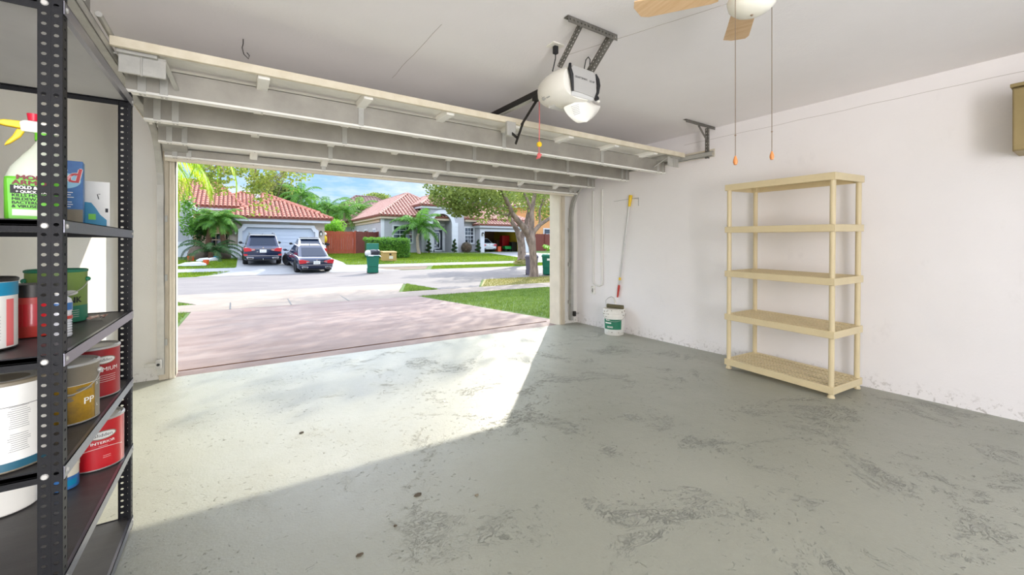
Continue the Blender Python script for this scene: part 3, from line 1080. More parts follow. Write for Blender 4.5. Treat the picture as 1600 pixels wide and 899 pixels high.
# ------------------------------------------------------------------ cabinet on right wall (edge of view)
cb = thing('wall_cabinet', 'olive brown wall cabinet on white wall at right edge', 'cabinet', (4.49, .0, 1.88))
MB().box(4.36, XR - .001, -.75, .455, 1.885, 2.31).build('body', M_OLIVE, cb, bevel=.004)
for y0 in (-.745, -.145):
    d_ = MB().box(4.338, 4.358, y0, y0 + .595, 1.888, 2.30).build('door', M_OLIVE, cb, bevel=.006)
    MB().tube([(4.33, y0 + (.05 if y0 > -.5 else .545), 1.95), (4.338, y0 + (.05 if y0 > -.5 else .545), 1.95)], .012, 12).build('knob', M_BRASS, d_)
MB().box(4.33, XR - .001, -.76, .462, 2.312, 2.335).build('top_moulding', M_OLIVE, cb, bevel=.003)

# ------------------------------------------------------------------ conduits with outlet on right wall
cn = thing('wall_conduit', 'pair of white painted conduits running down right wall near door track', 'conduit', (XR, 4.55, .6))
for y in (4.66, 4.47):
    MB().tube([(XR - .014, y, 2.1), (XR - .014, y, .66)], .0145, 10).build('pipe', M_WALL_L, cn, smooth=True)
MB().tube([(XR - .014, 4.66, .665), (XR - .014, 4.60, .64), (XR - .014, 4.53, .635), (XR - .014, 4.47, .66)], .013, 10).build('bend', M_WALL_L, cn, smooth=True)
MB().box(XR - .03, XR - .001, 4.63, 4.69, .50, .62).build('junction_box', M_WALL_L, cn, bevel=.004)
MB().box(XR - .033, XR - .03, 4.654, 4.666, .525, .585).build('switch_slot', M_DARK, cn)

# ------------------------------------------------------------------ pole hanging on right wall
a = Vector((XR - .03, 3.915, 1.945)); b = Vector((XR - .02, 4.165, .50))
pl = thing('extension_pole', 'silver extension pole with yellow head and red grip leaning on right wall', 'pole', b)
d = b - a
MB().tube([a + d * .06, a + d * .90], .0105, 10).build('shaft', M_SILVER, pl, smooth=True)
MB().tube([a - d * .01, a + d * .0, a + d * .10], [.022, .026, .017], 10).build('yellow_head', M_ORANGEYEL, pl, smooth=True)
MB().tube([a + d * .80, a + d * .825], .016, 10).build('yellow_collar', M_ORANGEYEL, pl, smooth=True)
MB().tube([a + d * .875, a + d * .90, a + d * .96, a + d * 1.0], [.015, .017, .014, .012], 10).build('red_grip', M_REDPL, pl, smooth=True)
hk = MB().tube([(XR, 3.80, 1.90), (XR - .05, 3.80, 1.90), (XR - .05, 3.84, 1.90)], .004, 6).tube([(XR - .002, 4.25, 1.90), (XR - .002, 3.80, 1.915)], .003, 6)
hk = hk.tube([(XR - .004, 3.80, 1.91), (XR - .004, 3.80, 1.80)], .005, 6).build('wall_hook', M_GREYPL, None)
tag(hk, 'thin wire hook on right wall at the yellow pole head', 'hook')

# ------------------------------------------------------------------ paint bucket with roller lying on it
bp_ = at_z(960, 524, 0)
BX, BY = bp_.x + .06, bp_.y + .06
bk = thing('paint_bucket', 'white plastic paint bucket with green label, dirty rim, against right wall', 'bucket', (BX, BY, 0))
body = MB().lathe([(.0, 0), (.128, 0), (.133, .006), (.146, .26), (.146, .265), (.153, .268), (.153, .275), (.147, .278), (.148, .30), (.155, .303), (.155, .312), (.149, .315), (.150, .352), (.155, .355), (.155, .364), (.147, .366), (.143, .362), (.125, .012), (.0, .012)], 40)
bd = body.build('tub', M_BUCKET, bk, smooth=True, world=False)
ang_c = math.atan2(-BY, -BX)
lb = MB().lathe([(.1385, .085), (.1455, .225)], 30, None, ang_c - 1.15, ang_c + .75)
lbo = lb.build('label', M_GRN2, bd, smooth=True, world=False, fixn=False)
lw = MB().lathe([(.1360, .045), (.1386, .084)], 24, None, ang_c - 1.15, ang_c + 1.2)
lw.lathe([(.1390, .088), (.1463, .228)], 12, None, ang_c + .77, ang_c + 1.25)
lw.build('label_strip', M_PAPERW, bd, smooth=True, world=False, fixn=False)
lt = MB()
for i in range(3):
    text_on_cyl(lt, 'o', .05, .1425, ang_c - .62 + i * .2, .122, bold=.002)
lt.lathe([(.1450, .205), (.1462, .219)], 8, None, ang_c - .85, ang_c - .45)
lt.lathe([(.1437, .165), (.1447, .182)], 8, None, ang_c - .95, ang_c - .28)
lt.build('label_marks', M_INKW, lbo, smooth=False, world=False, fixn=False)
drp = MB()
rnd = random.Random(4)
for i in range(16):
    a_ = ang_c + rnd.uniform(-1.3, 1.3); z_ = rnd.choice([.33, .345, .29, .25, .05]) + rnd.uniform(-.012, .012)
    r_ = .1505 if z_ > .2 else .137
    drp.sphere((r_ * math.cos(a_), r_ * math.sin(a_), z_), rnd.uniform(.005, .011), 8, 6, (1, 1, .7))
drp.build('paint_drips', M_TAUPE, bd, smooth=True, world=False)
MB().tube([(.158 * math.cos(t) , .158 * math.sin(t), .30 - .13 * math.sin(t - (ang_c - 1.9)) if 0 else .30 - .10 * math.sin((t - ang_c + 1.6) / 3.2 * PI)) for t in [ang_c - 1.6 + 3.2 * i / 16 for i in range(17)]], .0025, 6).build('bail', M_GALV, bd, smooth=True, world=False)
rr = thing('paint_roller', 'olive nap paint roller on wire frame lying across the bucket', 'paint roller', (BX, BY, .366))
uu = Vector((CS, -SN, 0)); ww = Vector((SN, CS, 0))
ctr = Vector((BX, BY, .395)) - ww * .05
MB().tube([ctr - uu * .115 + Vector((0, 0, .012)), ctr - uu * .113 + Vector((0, 0, .012)), ctr + uu * .117 + Vector((0, 0, -.012)), ctr + uu * .119 + Vector((0, 0, -.012))], [.024, .029, .029, .024], 18).build('roller_cover', M_ROLLER, rr, smooth=True)
MB().tube([ctr + uu * .11, ctr - uu * .125 + Vector((0, 0, .01)), ctr - uu * .128 + Vector((0, 0, .085)), ctr - uu * .10 + Vector((0, 0, .118)), ctr - uu * .03 + Vector((0, 0, .128)) + ww * .08, ctr + uu * .02 + ww * .14 + Vector((0, 0, .10))], .004, 8).build('wire_frame', M_GALV, rr, smooth=True)
MB().tube([ctr + uu * .02 + ww * .14 + Vector((0, 0, .10)), ctr + uu * .05 + ww * .165 + Vector((0, 0, .02))], [.012, .015], 10).build('handle', M_WHITEPL, rr, smooth=True)

# ------------------------------------------------------------------ beige plastic shelving unit
SH = thing('plastic_shelving_unit', 'empty beige plastic five-tier shelving unit standing at the right wall', 'shelving unit', (4.07, 1.38, 0), rot=(math.radians(.9), math.radians(-1.0), math.radians(-5.0)))
SD, SW = .44, .895
LEV = [.035, .49, .925, 1.365, 1.785]
def rb(mb, *a): return mb.box(*a)
for i, z in enumerate(LEV):
    f = MB()
    hgt = .06
    f.box(-.03, SD + .03, -.03, -.022, z, z + hgt).box(-.03, SD + .03, SW + .022, SW + .03, z, z + hgt)
    f.box(-.03, -.022, -.022, SW + .022, z, z + hgt).box(SD + .022, SD + .03, -.022, SW + .022, z, z + hgt)
    for cx in (0, SD):
        for cy in (0, SW):
            f.box(cx - .028, cx + .028, cy - .028, cy + .028, z + .004, z + hgt)
    fr = f.build('shelf', M_BEIGEPL, SH, world=False, bevel=.004)
    g = MB()
    zt = z + hgt - .004
    # slotted deck: solid bands with three rows of slots between them
    bands = [-.02, .005, .085, .105, .185, .205, .235, .255, .335, .355, .435, .46]
    for x0, x1 in ((-.022, .012), (.082, .108), (.182, .206), (.234, .258), (.332, .358), (.428, .462)):
        g.box(x0, x1, -.022, SW + .022, zt - .008, zt)
    for x0 in (.012, .108, .258, .358):
        g.box(x0 + .031, x0 + .039, -.022, SW + .022, zt - .007, zt - .001)
    n = 30
    for k in range(n + 1):
        y = -.015 + (SW + .03) * k / n
        g.box(-.022, SD + .022, y - .0045, y + .0045, zt - .009, zt - .002)
    g.build('slotted_deck', M_BEIGEPL, fr, world=False)
for i in range(4):
    z0, z1 = LEV[i] + .055, LEV[i + 1] + .004
    for cx in (0, SD):
        for cy in (0, SW):
            MB().lathe([(.0205, z0), (.0205, z1 - .0)], 20, Matrix.Translation((cx, cy, 0))).build('post', M_BEIGEPL, SH, smooth=True, world=False)
for cx in (0, SD):
    for cy in (0, SW):
        MB().lathe([(.026, -.004), (.028, .006), (.021, .02), (.021, .04)], 20, Matrix.Translation((cx, cy, 0))).build('foot', M_BEIGEPL, SH, smooth=True, world=False)

# ------------------------------------------------------------------ black boltless rack along left wall
RX0, RX1, RY0, RY1, RTOP = -.845, -.383, 1.585, 2.486, 1.905
rack = thing('steel_storage_rack', 'black perforated steel rack with dark shelves along the left wall', 'storage rack', ((RX0 + RX1) / 2, (RY0 + RY1) / 2, 0))
PW = .046
for (x, sx) in ((RX0, 1), (RX1, -1)):
    for (y, sy) in ((RY0, 1), (RY1, -1)):
        m_ = MB()
        Ltop = RTOP + .02
        # flange across the rack's end (two columns of holes with a pressed rib between)
        perf(m_, (x + (0 if sx > 0 else -PW), y, 0), (1, 0, 0), (0, 0, 1), PW, Ltop, 2, .0262, .0105, .0085, .0022 * sy, rnd=0)
        # flange along the rack's side
        perf(m_, (x, y + (0 if sy > 0 else -.036), 0), (0, 1, 0), (0, 0, 1), .036, Ltop, 1, .0262, .011, .0085, .0022 * sx, rnd=1)
        # folded return lips
        m_.box(*(sorted((x + sx * PW, x + sx * (PW - .002))) + sorted((y, y + sy * .012)) + [0, Ltop]))
        m_.box(*(sorted((x, x + sx * .010)) + sorted((y + sy * .036, y + sy * .034)) + [0, Ltop]))
        rb_ = m_.build('post', M_BLACKMET, rack, fixn=False)
        MB().box(x + sx * PW * .5 - .0015, x + sx * PW * .5 + .0015, y - sy * .002 - .001, y - sy * .002 + .001, 0, Ltop).build('pressed_rib', M_BLACKMET, rb_)
        MB().box(*(sorted((x - sx * .002, x + sx * .05)) + sorted((y - sy * .002, y + sy * .04)) + [0, .015])).build('foot_cap', M_BLACK, rb_)
SHZ = [.045, .366, .66, .961, 1.319, RTOP]
for i, z in enumerate(SHZ):
    h_ = .034 if i < 5 else .036
    b_ = MB()
    b_.box(RX0 + .004, RX1 - .004, RY0 + .003, RY1 - .003, z - .014, z - .003)
    brd = b_.build('shelf_board', M_BOARD, rack)
    MB().box(RX0 + .006, RX1 - .006, RY0 + .005, RY1 - .005, z - .0155, z - .0142).build('board_underside', M_BOARDU, brd)
    for (x, sx) in ((RX0, 1), (RX1, -1)):
        e_ = MB()
        e_.box(*(sorted((x - sx * .003, x - sx * .001)) + [RY0 + .001, RY1 - .001] + [z - h_, z]))
        e_.box(*(sorted((x, x + sx * .022)) + [RY0 + .004, RY1 - .004] + [z - .018, z - .0145]))
        e_.box(*(sorted((x - sx * .003, x + sx * .008)) + [RY0 + .003, RY1 - .003] + [z - .0022, z + .0]))
        bm_ = e_.build('long_beam', M_EDGEMET, rack)
        for y in (RY0 + .02, RY1 - .02):
            MB().tube([(x - sx * .003, y, z - h_ / 2), (x - sx * .0065, y, z - h_ / 2)], [.0075, .005], 10).build('rivet', M_TIN, bm_, smooth=True)
    for (y, sy) in ((RY0, 1), (RY1, -1)):
        e_ = MB()
        e_.box(*([RX0 + .002, RX1 - .002] + sorted((y + sy * .003, y + sy * .0055)) + [z - h_, z]))
        e_.box(*([RX0 + .004, RX1 - .004] + sorted((y + sy * .003, y + sy * .022)) + [z - .018, z - .0145]))
        e_.build('short_beam', M_BLACKMET, rack)
        for x in (RX0 + .033, RX1 - .033):
            MB().tube([(x, y - sy * .001, z - h_ / 2), (x, y - sy * .005, z - h_ / 2)], [.009, .006], 10).build('rivet', M_TIN, rack, smooth=True)

# ------------------------------------------------------------------ things on the rack
GAP = .0006
def cam_ang(x, y): return math.atan2(-y, -x)
def can(name, label, x, y, z, r, h, paper, rimmat, group=None, lid=None, bail=True, upper=None, bo=0.0):
    t = thing(name, label, 'paint can', (x, y, z + GAP), group='paint cans on the rack')
    MB().lathe([(0, 0), (r - .003, 0), (r, .003), (r, .006)], 36).build('base_rim', rimmat, t, smooth=True, world=False)
    if upper:
        w = MB().lathe([(r - .0015, .006), (r - .0015, h * upper)], 40).build('wrap', paper, t, smooth=True, world=False)
    else:
        w = MB().lathe([(r - .0015, .006), (r - .0015, h - .012)], 40).build('wrap', paper, t, smooth=True, world=False)
    MB().lathe([(r - .0015, h - .012), (r + .001, h - .010), (r + .001, h - .003), (r - .004, h), (r - .008, h - .004), (r - .010, h - .007), (r - .014, h - .003), (r - .020, h - .006), (r - .024, h - .006), (.012, h - .006)], 40).build('lid', lid or rimmat, t, smooth=True, angle=25, world=False)
    a = cam_ang(x, y) + bo
    if bail:
        for s_ in (-1, 1):
            MB().sphere(((r + .002) * math.cos(a + s_ * 1.25), (r + .002) * math.sin(a + s_ * 1.25), h * .80), .009, 10, 8).build('bail_ear', rimmat, t, smooth=True, world=False)
        MB().tube([((r + .004 + .012 * math.sin(PI * i / 16)) * math.cos(a - 1.25 + 2.5 * i / 16), (r + .004 + .012 * math.sin(PI * i / 16)) * math.sin(a - 1.25 + 2.5 * i / 16), h * .80 - .055 * math.sin(PI * i / 16)) for i in range(17)], .0016, 6).build('bail', M_TIN, t, smooth=True, world=False)
    return t, w, a - bo

def badge(mb, r, ang, z, hw, hh):
    # oval patch wrapped on a cylinder
    vs = [(r * math.cos(ang), r * math.sin(ang), z)]
    n, R = 28, 6
    for q in range(1, R + 1):
        for k in range(n):
            t_ = 2 * PI * k / n
            aa = ang + hw * q / R * math.cos(t_) / r
            vs.append((r * math.cos(aa), r * math.sin(aa), z + hh * q / R * math.sin(t_)))
    fs = [(0, 1 + k, 1 + (k + 1) % n) for k in range(n)]
    for q in range(R - 1):
        for k in range(n):
            k2 = (k + 1) % n
            fs.append((1 + q * n + k, 1 + (q + 1) * n + k, 1 + (q + 1) * n + k2, 1 + q * n + k2))
    mb.add(vs, fs)

def arcline(mb, r, ang, half, z0, dz, w, n=18):
    pts = []
    for k in range(n + 1):
        t_ = -1 + 2 * k / n
        aa = ang + half * t_
        pts.append((r * math.cos(aa), r * math.sin(aa), z0 + dz * (1 - t_ * t_)))
    mb.tube(pts, w, 4)

# red can, shelf .66
zs = SHZ[2]
t, w, a = can('paint_can', 'dark red gallon paint can behind the amber can on the rack', -.472, 2.283, zs, .083, .198, M_DRED, M_TIN, bo=-1.1)
a2 = a + .42
g = MB(); badge(g, .0822, a2, .145, .042, .016); g.build('badge_rim', M_TAUPE, w, world=False, fixn=False)
g = MB(); badge(g, .0825, a2, .145, .038, .0128); g.build('badge', M_PAPERW, w, world=False, fixn=False)
g = MB(); text_on_cyl(g, 'Glidden', .0165, .0829, a2, .145, 1.1)
g.build('brand_lettering', M_INK, w, world=False, fixn=False)
g = MB(); text_on_cyl(g, 'PREMIUM', .022, .0826, a2 + .05, .108, 1.05)
for k in range(4):
    arcline(g, .0824, a2 + .15, .35, .085 - k * .008, 0, .0006)
arcline(g, .0823, a2 - .6, .55, .10, .03, .0012)
g.build('white_print', M_INKW, w, world=False, fixn=False)

# amber can
t, w, a = can('paint_can', 'amber and grey gallon paint can standing nearest the rack post', -.477, 2.0, zs, .083, .200, M_YEL, M_TIN, upper=.64)
MB().lathe([(.0818, .128), (.0818, .19)], 40).build('grey_band', M_TAUPE, w, smooth=True, world=False)
g = MB(); g.lathe([(.0822, .006), (.0822, .128)], 8, None, a + .98, a + 1.45); g.build('side_panel', M_TAUPE, w, smooth=True, world=False, fixn=False)
g = MB(); text_on_cyl(g, 'PP', .030, .0825, a + .72, .070, 1.1, bold=.0005); text_on_cyl(g, 'X', .016, .0828, a + 1.1, .118); text_on_cyl(g, 'L', .014, .0828, a + 1.1, .045)
arcline(g, .0826, a, 1.5, .128, 0, .0008)
g.build('white_print', M_INKW, w, world=False, fixn=False)
g = MB()
rnd = random.Random(11)
for k in range(9):
    badge(g, .0823, a + rnd.uniform(-.7, .6), rnd.uniform(.04, .115), rnd.uniform(.012, .03), rnd.uniform(.003, .007))
g.build('dark_streaks', M_TAUPE, w, world=False, fixn=False)

# red can on the shelf below
zs = SHZ[1]
t, w, a = can('paint_can', 'bright red gallon paint can on lower rack shelf, paper label with oval badge', -.470, 2.335, zs, .085, .200, M_RED, M_TIN, bo=-1.6)
a2 = a + .22
g = MB(); badge(g, .0842, a2, .135, .045, .017); g.build('badge_rim', M_TAUPE, w, world=False, fixn=False)
g = MB(); badge(g, .0845, a2, .135, .041, .0138); g.build('badge', M_PAPERW, w, world=False, fixn=False)
g = MB(); text_on_cyl(g, 'Glidden', .0180, .0849, a2, .135, 1.1); g.build('brand_lettering', M_INK, w, world=False, fixn=False)
g = MB(); text_on_cyl(g, 'INTERIOR', .014, .0846, a2 + .02, .106, 1.2, bold=.0003)
for k in range(2):
    arcline(g, .0844, a2 + .02, .16, .093 - k * .006, 0, .0005)
    arcline(g, .0844, a2 + .15, .14, .052 - k * .007, 0, .0006)
arcline(g, .0844, a2, .85, .075, .012, .0009)
g.build('white_print', M_INKW, w, world=False, fixn=False)

# blue tub
t = thing('adhesive_tub', 'small blue and tan tub beside the bright red can on lower shelf', 'tub', (-.52, 2.17, zs + GAP))
MB().lathe([(0, 0), (.036, 0), (.038, .004), (.038, .045)], 28).build('blue_base', M_BLUEBOX, t, smooth=True, world=False)
MB().lathe([(.0375, .0455), (.0375, .075), (.039, .076), (.039, .09), (.0, .09)], 28).build('tan_lid', M_CREAM, t, smooth=True, world=False)
a = cam_ang(-.52, 2.17)
g = MB(); g.lathe([(.0384, .012), (.0384, .034)], 6, None, a - .2, a + .9); g.build('label', M_TEAL, t, world=False, fixn=False)
# white tub deep on that shelf
t = thing('plaster_tub', 'white round tub deep on lower shelf, under the white lined can', 'tub', (-.655, 2.12, zs + GAP))
MB().lathe([(0, 0), (.082, 0), (.086, .004), (.092, .12), (.0955, .122), (.0955, .14), (.0, .142)], 36).build('tub_body', M_WHITEPL, t, smooth=True, world=False)

# big white can with paragraphs of print, shelf .66
zs = SHZ[2]
t, w, a = can('paint_can', 'large white paint can with fine print and dark lid, behind rack front post', -.525, 1.70, zs, .092, .236, M_PAPERW, M_TAUPE, bail=False)
MB().lathe([(.0922, .006), (.0922, .026)], 40).build('teal_stripe', mat('dull_teal_print', (40, 92, 112), .45), w, smooth=True, world=False)
MB().lathe([(.05, .2302), (.055, .2325), (.066, .2335), (.070, .2302)], 36, None, 0.0, 2 * PI - .001).build('lid_ring', M_TIN, t, smooth=True, world=False)
g = MB()
rnd = random.Random(7)
for k in range(22):
    z_ = .052 + k * .0055
    if 8 < k < 11: continue
    arcline(g, .0908, a - .42 + rnd.uniform(-.02, .02), .30 + rnd.uniform(-.08, .02), z_, 0, .0005, 6)
    arcline(g, .0908, a + .32, .22 + rnd.uniform(-.06, .02), z_, 0, .0005, 6)
arcline(g, .0908, a, 1.2, .170, .0, .0008)
arcline(g, .0908, a - .5, .2, .195, 0, .003, 6)
g.build('fine_print', M_INK, w, world=False, fixn=False)

# shelf .961
zs = SHZ[3]
t, w, a = can('paint_can', 'green gallon paint can on the middle rack shelf', -.562, 2.262, zs, .083, .200, M_GRN, M_GRN2)
MB().lathe([(.0819, .006), (.0819, .062)], 40).build('lower_band', M_GRN2, w, smooth=True, world=False)
g = MB(); text_on_cyl(g, 'PEINK', .032, .0824, a + .35, .083, bold=.001)
g.build('dark_lettering', M_INK, w, world=False, fixn=False)
g = MB()
badge(g, .0823, a + .35, .112, .030, .010)
for k in range(4): arcline(g, .0822, a + .4, .35, .045 - k * .008, 0, .0008)
g.build('pale_print', M_PAPERW, w, world=False, fixn=False)
t = thing('plastic_bottle', 'clear ribbed plastic bottle with blue label beside rack post', 'bottle', (-.462, 1.885, zs + GAP))
t.scale = (.9, .9, .66)
M_CLEAR = mat('cloudy_clear_plastic', (214, 214, 218), .12, spec=.8)
prof = [(0, 0), (.029, 0), (.031, .006)]
for k in range(9):
    prof += [(.031, .012 + k * .012), (.0285, .018 + k * .012)]
prof += [(.031, .125), (.031, .165), (.028, .18), (.013, .20), (.012, .21)]
MB().lathe(prof, 24).build('body', M_CLEAR, t, smooth=True, world=False)
MB().lathe([(.0136, .205), (.0136, .222), (.0, .223)], 18).build('cap', M_WHITEPL, t, smooth=True, world=False)
MB().lathe([(.0314, .128), (.0314, .163)], 24).build('label', M_BLUEBOX, t, smooth=True, world=False)
MB().lathe([(.0313, .085), (.0313, .100)], 24).build('red_stripe', M_REDPL, t, smooth=True, world=False)
t = thing('red_canister', 'red plastic canister with black lid between the white can and rack post', 'canister', (-.545, 1.975, zs + GAP))
MB().lathe([(0, 0), (.056, 0), (.058, .004), (.058, .125)], 30).build('body', M_REDPL, t, smooth=True, world=False)
MB().lathe([(.0572, .1255), (.060, .126), (.060, .165), (.0, .168)], 30).build('lid', M_DARK, t, smooth=True, world=False)
MB().lathe([(.0584, .035), (.0584, .105)], 24).build('label', M_RED, t, smooth=True, world=False)
t, w, a = can('paint_can', 'white and teal paint can at far left on middle shelf', -.60, 1.765, zs, .083, .200, M_PAPERW, M_DARK, bail=False)
MB().lathe([(.0822, .150), (.0822, .187)], 40).build('teal_band', M_TEAL, w, smooth=True, world=False)
g = MB(); badge(g, .0824, a - .2, .105, .035, .04); g.build('brown_picture', M_TAUPE, w, world=False, fixn=False)
g = MB(); g.lathe([(.0824, .010), (.0824, .140)], 6, None, a + .78, a + 1.05); g.build('pink_panel', M_CORD, w, world=False, fixn=False, smooth=True)
g = MB()
for k in range(8): arcline(g, .0826, a + .3, .32, .03 + k * .009, 0, .0005, 6)
g.build('fine_print', M_INK, w, world=False, fixn=False)
# crumpled wrapper
pw = at_z(152, 499, zs)
m_ = MB(); rnd = random.Random(3)
n = 7
vs = [(pw.x + (i / (n - 1) - .5) * .05 + rnd.uniform(-.004, .004), pw.y + (j / 3 - .5) * .035 + rnd.uniform(-.004, .004), zs + .0015 + rnd.uniform(0, .014)) for j in range(4) for i in range(n)]
fs = [(j * n + i, j * n + i + 1, (j + 1) * n + i + 1, (j + 1) * n + i) for j in range(3) for i in range(n - 1)]
o = m_.add(vs, fs).build('crumpled_wrapper', mat('foil_wrapper', (170, 110, 96), .3, .6, rgb2=(220, 210, 200), scale=60), None)
sd = o.modifiers.new('s', 'SOLIDIFY'); sd.thickness = .001; sd.offset = 1
tag(o, 'crumpled shiny wrapper on the middle rack shelf beside the green can', 'wrapper')

# shelf 1.319: spray bottle, cartons
zs = SHZ[4]
SX, SY = -.462, 1.70
sa = cam_ang(SX, SY) + PI / 2
sp = thing('spray_bottle', 'clear and green spray bottle with yellow trigger and red nozzle on upper shelf', 'spray bottle', (SX, SY, zs + GAP), rz=sa)
sp.scale = (.93, .93, .93)
def ovring(z, hx, hy, n=28, e=2.8, dx=0):
    return [(p[0] + dx, p[1], z) for p in sup(0, 0, hx, hy, n, e)]
M_MILKY = mat('milky_bottle', (206, 212, 196), .35)
MB().loft([ovring(0, .058, .032), ovring(.006, .062, .035), ovring(.11, .063, .036), ovring(.125, .062, .036)]).build('lower_body', M_LIME, sp, smooth=True, world=False)
MB().loft([ovring(.1255, .0615, .0355), ovring(.155, .056, .034, dx=.004), ovring(.19, .040, .030, dx=.010), ovring(.215, .027, .024, dx=.014), ovring(.238, .016, .016, dx=.016), ovring(.244, .016, .016, dx=.016)]).build('upper_body', M_MILKY, sp, smooth=True, world=False)
MB().loft([ovring(.2405, .020, .020, dx=.016), ovring(.262, .020, .020, dx=.016)]).build('collar', M_LIME, sp, smooth=True, world=False)
MB().prism([(-.030, .262), (.045, .262), (.050, .285), (.035, .296), (-.025, .296), (-.034, .288)], -.013, .013, 'y').build('sprayer_head', M_WHITEPL, sp, bevel=.004, world=False)
MB().prism([(-.030, .292), (-.062, .290), (-.078, .284), (-.078, .276), (-.06, .272), (-.030, .270)], -.010, .010, 'y').build('yellow_nozzle_arm', M_ORANGEYEL, sp, bevel=.003, world=False)
MB().prism([(-.038, .268), (-.020, .268), (-.030, .245), (-.050, .222), (-.062, .214), (-.058, .226), (-.046, .246)], -.008, .008, 'y').build('trigger', M_ORANGEYEL, sp, bevel=.003, world=False)
MB().tube([(-.005, 0, .2965), (-.005, 0, .318)], [.012, .015], 14).build('red_nozzle', M_NOZRED, sp, smooth=True, world=False)
lb = MB().loft([[(-.052, -.0372, .003 + .0), (.052, -.0372, .003), (.052, -.0362, .003), (-.052, -.0362, .003)], [(-.056, -.0377, .118), (.056, -.0377, .118), (.056, -.0362, .118), (-.056, -.0362, .118)]])
lbo = lb.build('label', M_LIME, sp, world=False)
MB().box(-.05, .054, -.0386, -.0378, .076, .100).build('black_band', M_INK, lbo, world=False)
MB().box(-.046, .05, -.0384, -.0376, .012, .030).build('pale_box', M_MILKY, lbo, world=False)
g = MB()
text_on_plane(g, 'MOLD', .018, (-.006, -.0392, .122), (1, 0, 0), (0, 0, 1), sx=1.3, bold=.0012)
text_on_plane(g, 'ARMOR', .018, (-.006, -.0392, .107), (1, 0, 0), (0, 0, 1), sx=1.3, bold=.0012)
g.build('brand_lettering', mat('maroon_print', (120, 24, 34), .5), lbo, world=False, fixn=False)
g = MB()
text_on_plane(g, 'MOLD & MILDEW', .0125, (-.043, -.0389, .093), (1, 0, 0), (0, 0, 1), sx=.95, ax='LEFT', bold=.0006)
text_on_plane(g, '+ QUICK STAIN', .0105, (-.040, -.0389, .081), (1, 0, 0), (0, 0, 1), sx=.95, ax='LEFT', bold=.0004)
g.build('white_lettering', M_INKW, lbo, world=False, fixn=False)
g = MB()
for k, s_ in enumerate(('KILLS MOLD,', 'MILDEW,', 'BACTERIA', '& VIRUSES*')):
    text_on_plane(g, s_, .0115, (-.047, -.0380, .070 - k * .0105), (1, 0, 0), (0, 0, 1), sx=1.05, ax='LEFT', bold=.0005)
g.build('dark_lettering', M_INK, lbo, world=False, fixn=False)

def carton(name, label, x, y, z, w, dpt, h, rz, m1):
    t_ = thing(name, label, 'carton', (x, y, z + GAP), rz=rz, group='cartons on the rack')
    b_ = MB().box(-w / 2, w / 2, -dpt / 2, dpt / 2, 0, h).build('box', m1, t_, bevel=.0015, world=False)
    return t_, b_
t, b = carton('detergent_carton', 'blue carton with red lettering beside rack post on upper shelf', -.515, 2.12, zs, .11, .06, .232, math.radians(8), M_BLUEBOX)
g = MB(); g.box(-.055, .055, -.0306, -.0302, .001, .06); g.build('pale_foot', M_TAUPE, b, world=False)
g = MB(); badge_v = []
n = 30
g.add([(.005 + .045 * math.cos(2 * PI * k / n), -.0308, .160 + .028 * math.sin(2 * PI * k / n)) for k in range(n)], [tuple(range(n))]); g.build('pale_oval', mat('light_blue_print', (150, 200, 226), .45), b, world=False, fixn=False)
g = MB(); text_on_plane(g, 'Rid', .072, (.004, -.0318, .176), (1, 0, 0), (.18, 0, 1), bold=.003); g.build('white_outline', M_INKW, b, world=False, fixn=False)
g = MB(); text_on_plane(g, 'Rid', .072, (.004, -.0326, .176), (1, 0, 0), (.18, 0, 1), bold=.0012); g.build('red_lettering', M_RED, b, world=False, fixn=False)
g = MB()
for k, L in enumerate((.05, .06, .045, 0, .055, .05, .06)):
    if L: g.box(-.045 + .045 - L / 2 + .01, .045 - L / 2 + .01 + .0, -.0312, -.0304, .118 - k * .0085, .1205 - k * .0085)
g.build('white_lines', M_INKW, b, world=False)
t, b = carton('teal_carton', 'white and teal carton next to the blue carton on upper shelf', -.452, 2.245, zs, .078, .05, .178, math.radians(10), M_PAPERW)
g = MB(); g.prism([(-.039, .001), (.03, .001), (.03, .03), (.012, .05), (.0, .075), (-.012, .095), (-.039, .098)], -.0262, -.0253, 'y'); g.build('teal_area', M_TEAL, b, world=False)
g = MB(); g.box(-.02, .0, -.0275, -.0264, .03, .052); g.build('green_square', M_LIME, b, world=False)
g = MB(); g.tube([(.008, -.026, .110), (.004, -.026, .128), (.012, -.026, .130)], .0012, 5); g.box(.026, .034, -.0262, -.0254, .06, .075); g.build('dark_marks', M_INK, b, world=False)

# ------------------------------------------------------------------ bits of dry leaf and grit on the floor
rnd = random.Random(21)
for (px, py, s_, lab) in ((653, 775, .028, 'curled brown leaf fragment on the floor near photo centre'), (471, 677, .018, 'small dark splinter in the sunlit floor patch'), (618, 823, .010, 'tiny dark pebble on the shaded floor'), (562, 869, .016, 'small dark flake on the floor at bottom of photo'), (745, 775, .014, 'pale paint chip on the floor right of the brown leaf')):
    p = at_z(px, py, 0)
    m_ = MB()
    pts = []
    for k in range(9):
        a_ = 2 * PI * k / 9
        pts.append((p.x + s_ * math.cos(a_) * rnd.uniform(.6, 1), p.y + .45 * s_ * math.sin(a_) * rnd.uniform(.6, 1)))
    vs = [(x_, y_, .001) for x_, y_ in pts] + [(x_, y_, .003 + rnd.uniform(0, .006)) for x_, y_ in pts]
    fs = [tuple(reversed(range(9))), tuple(range(9, 18))] + [(k, (k + 1) % 9, 9 + (k + 1) % 9, 9 + k) for k in range(9)]
    o = m_.add(vs, fs).build('floor_debris', M_TAUPE if 'pale' in lab else M_DRYLEAF, None)
    tag(o, lab, 'debris', 'bits of debris on the garage floor')

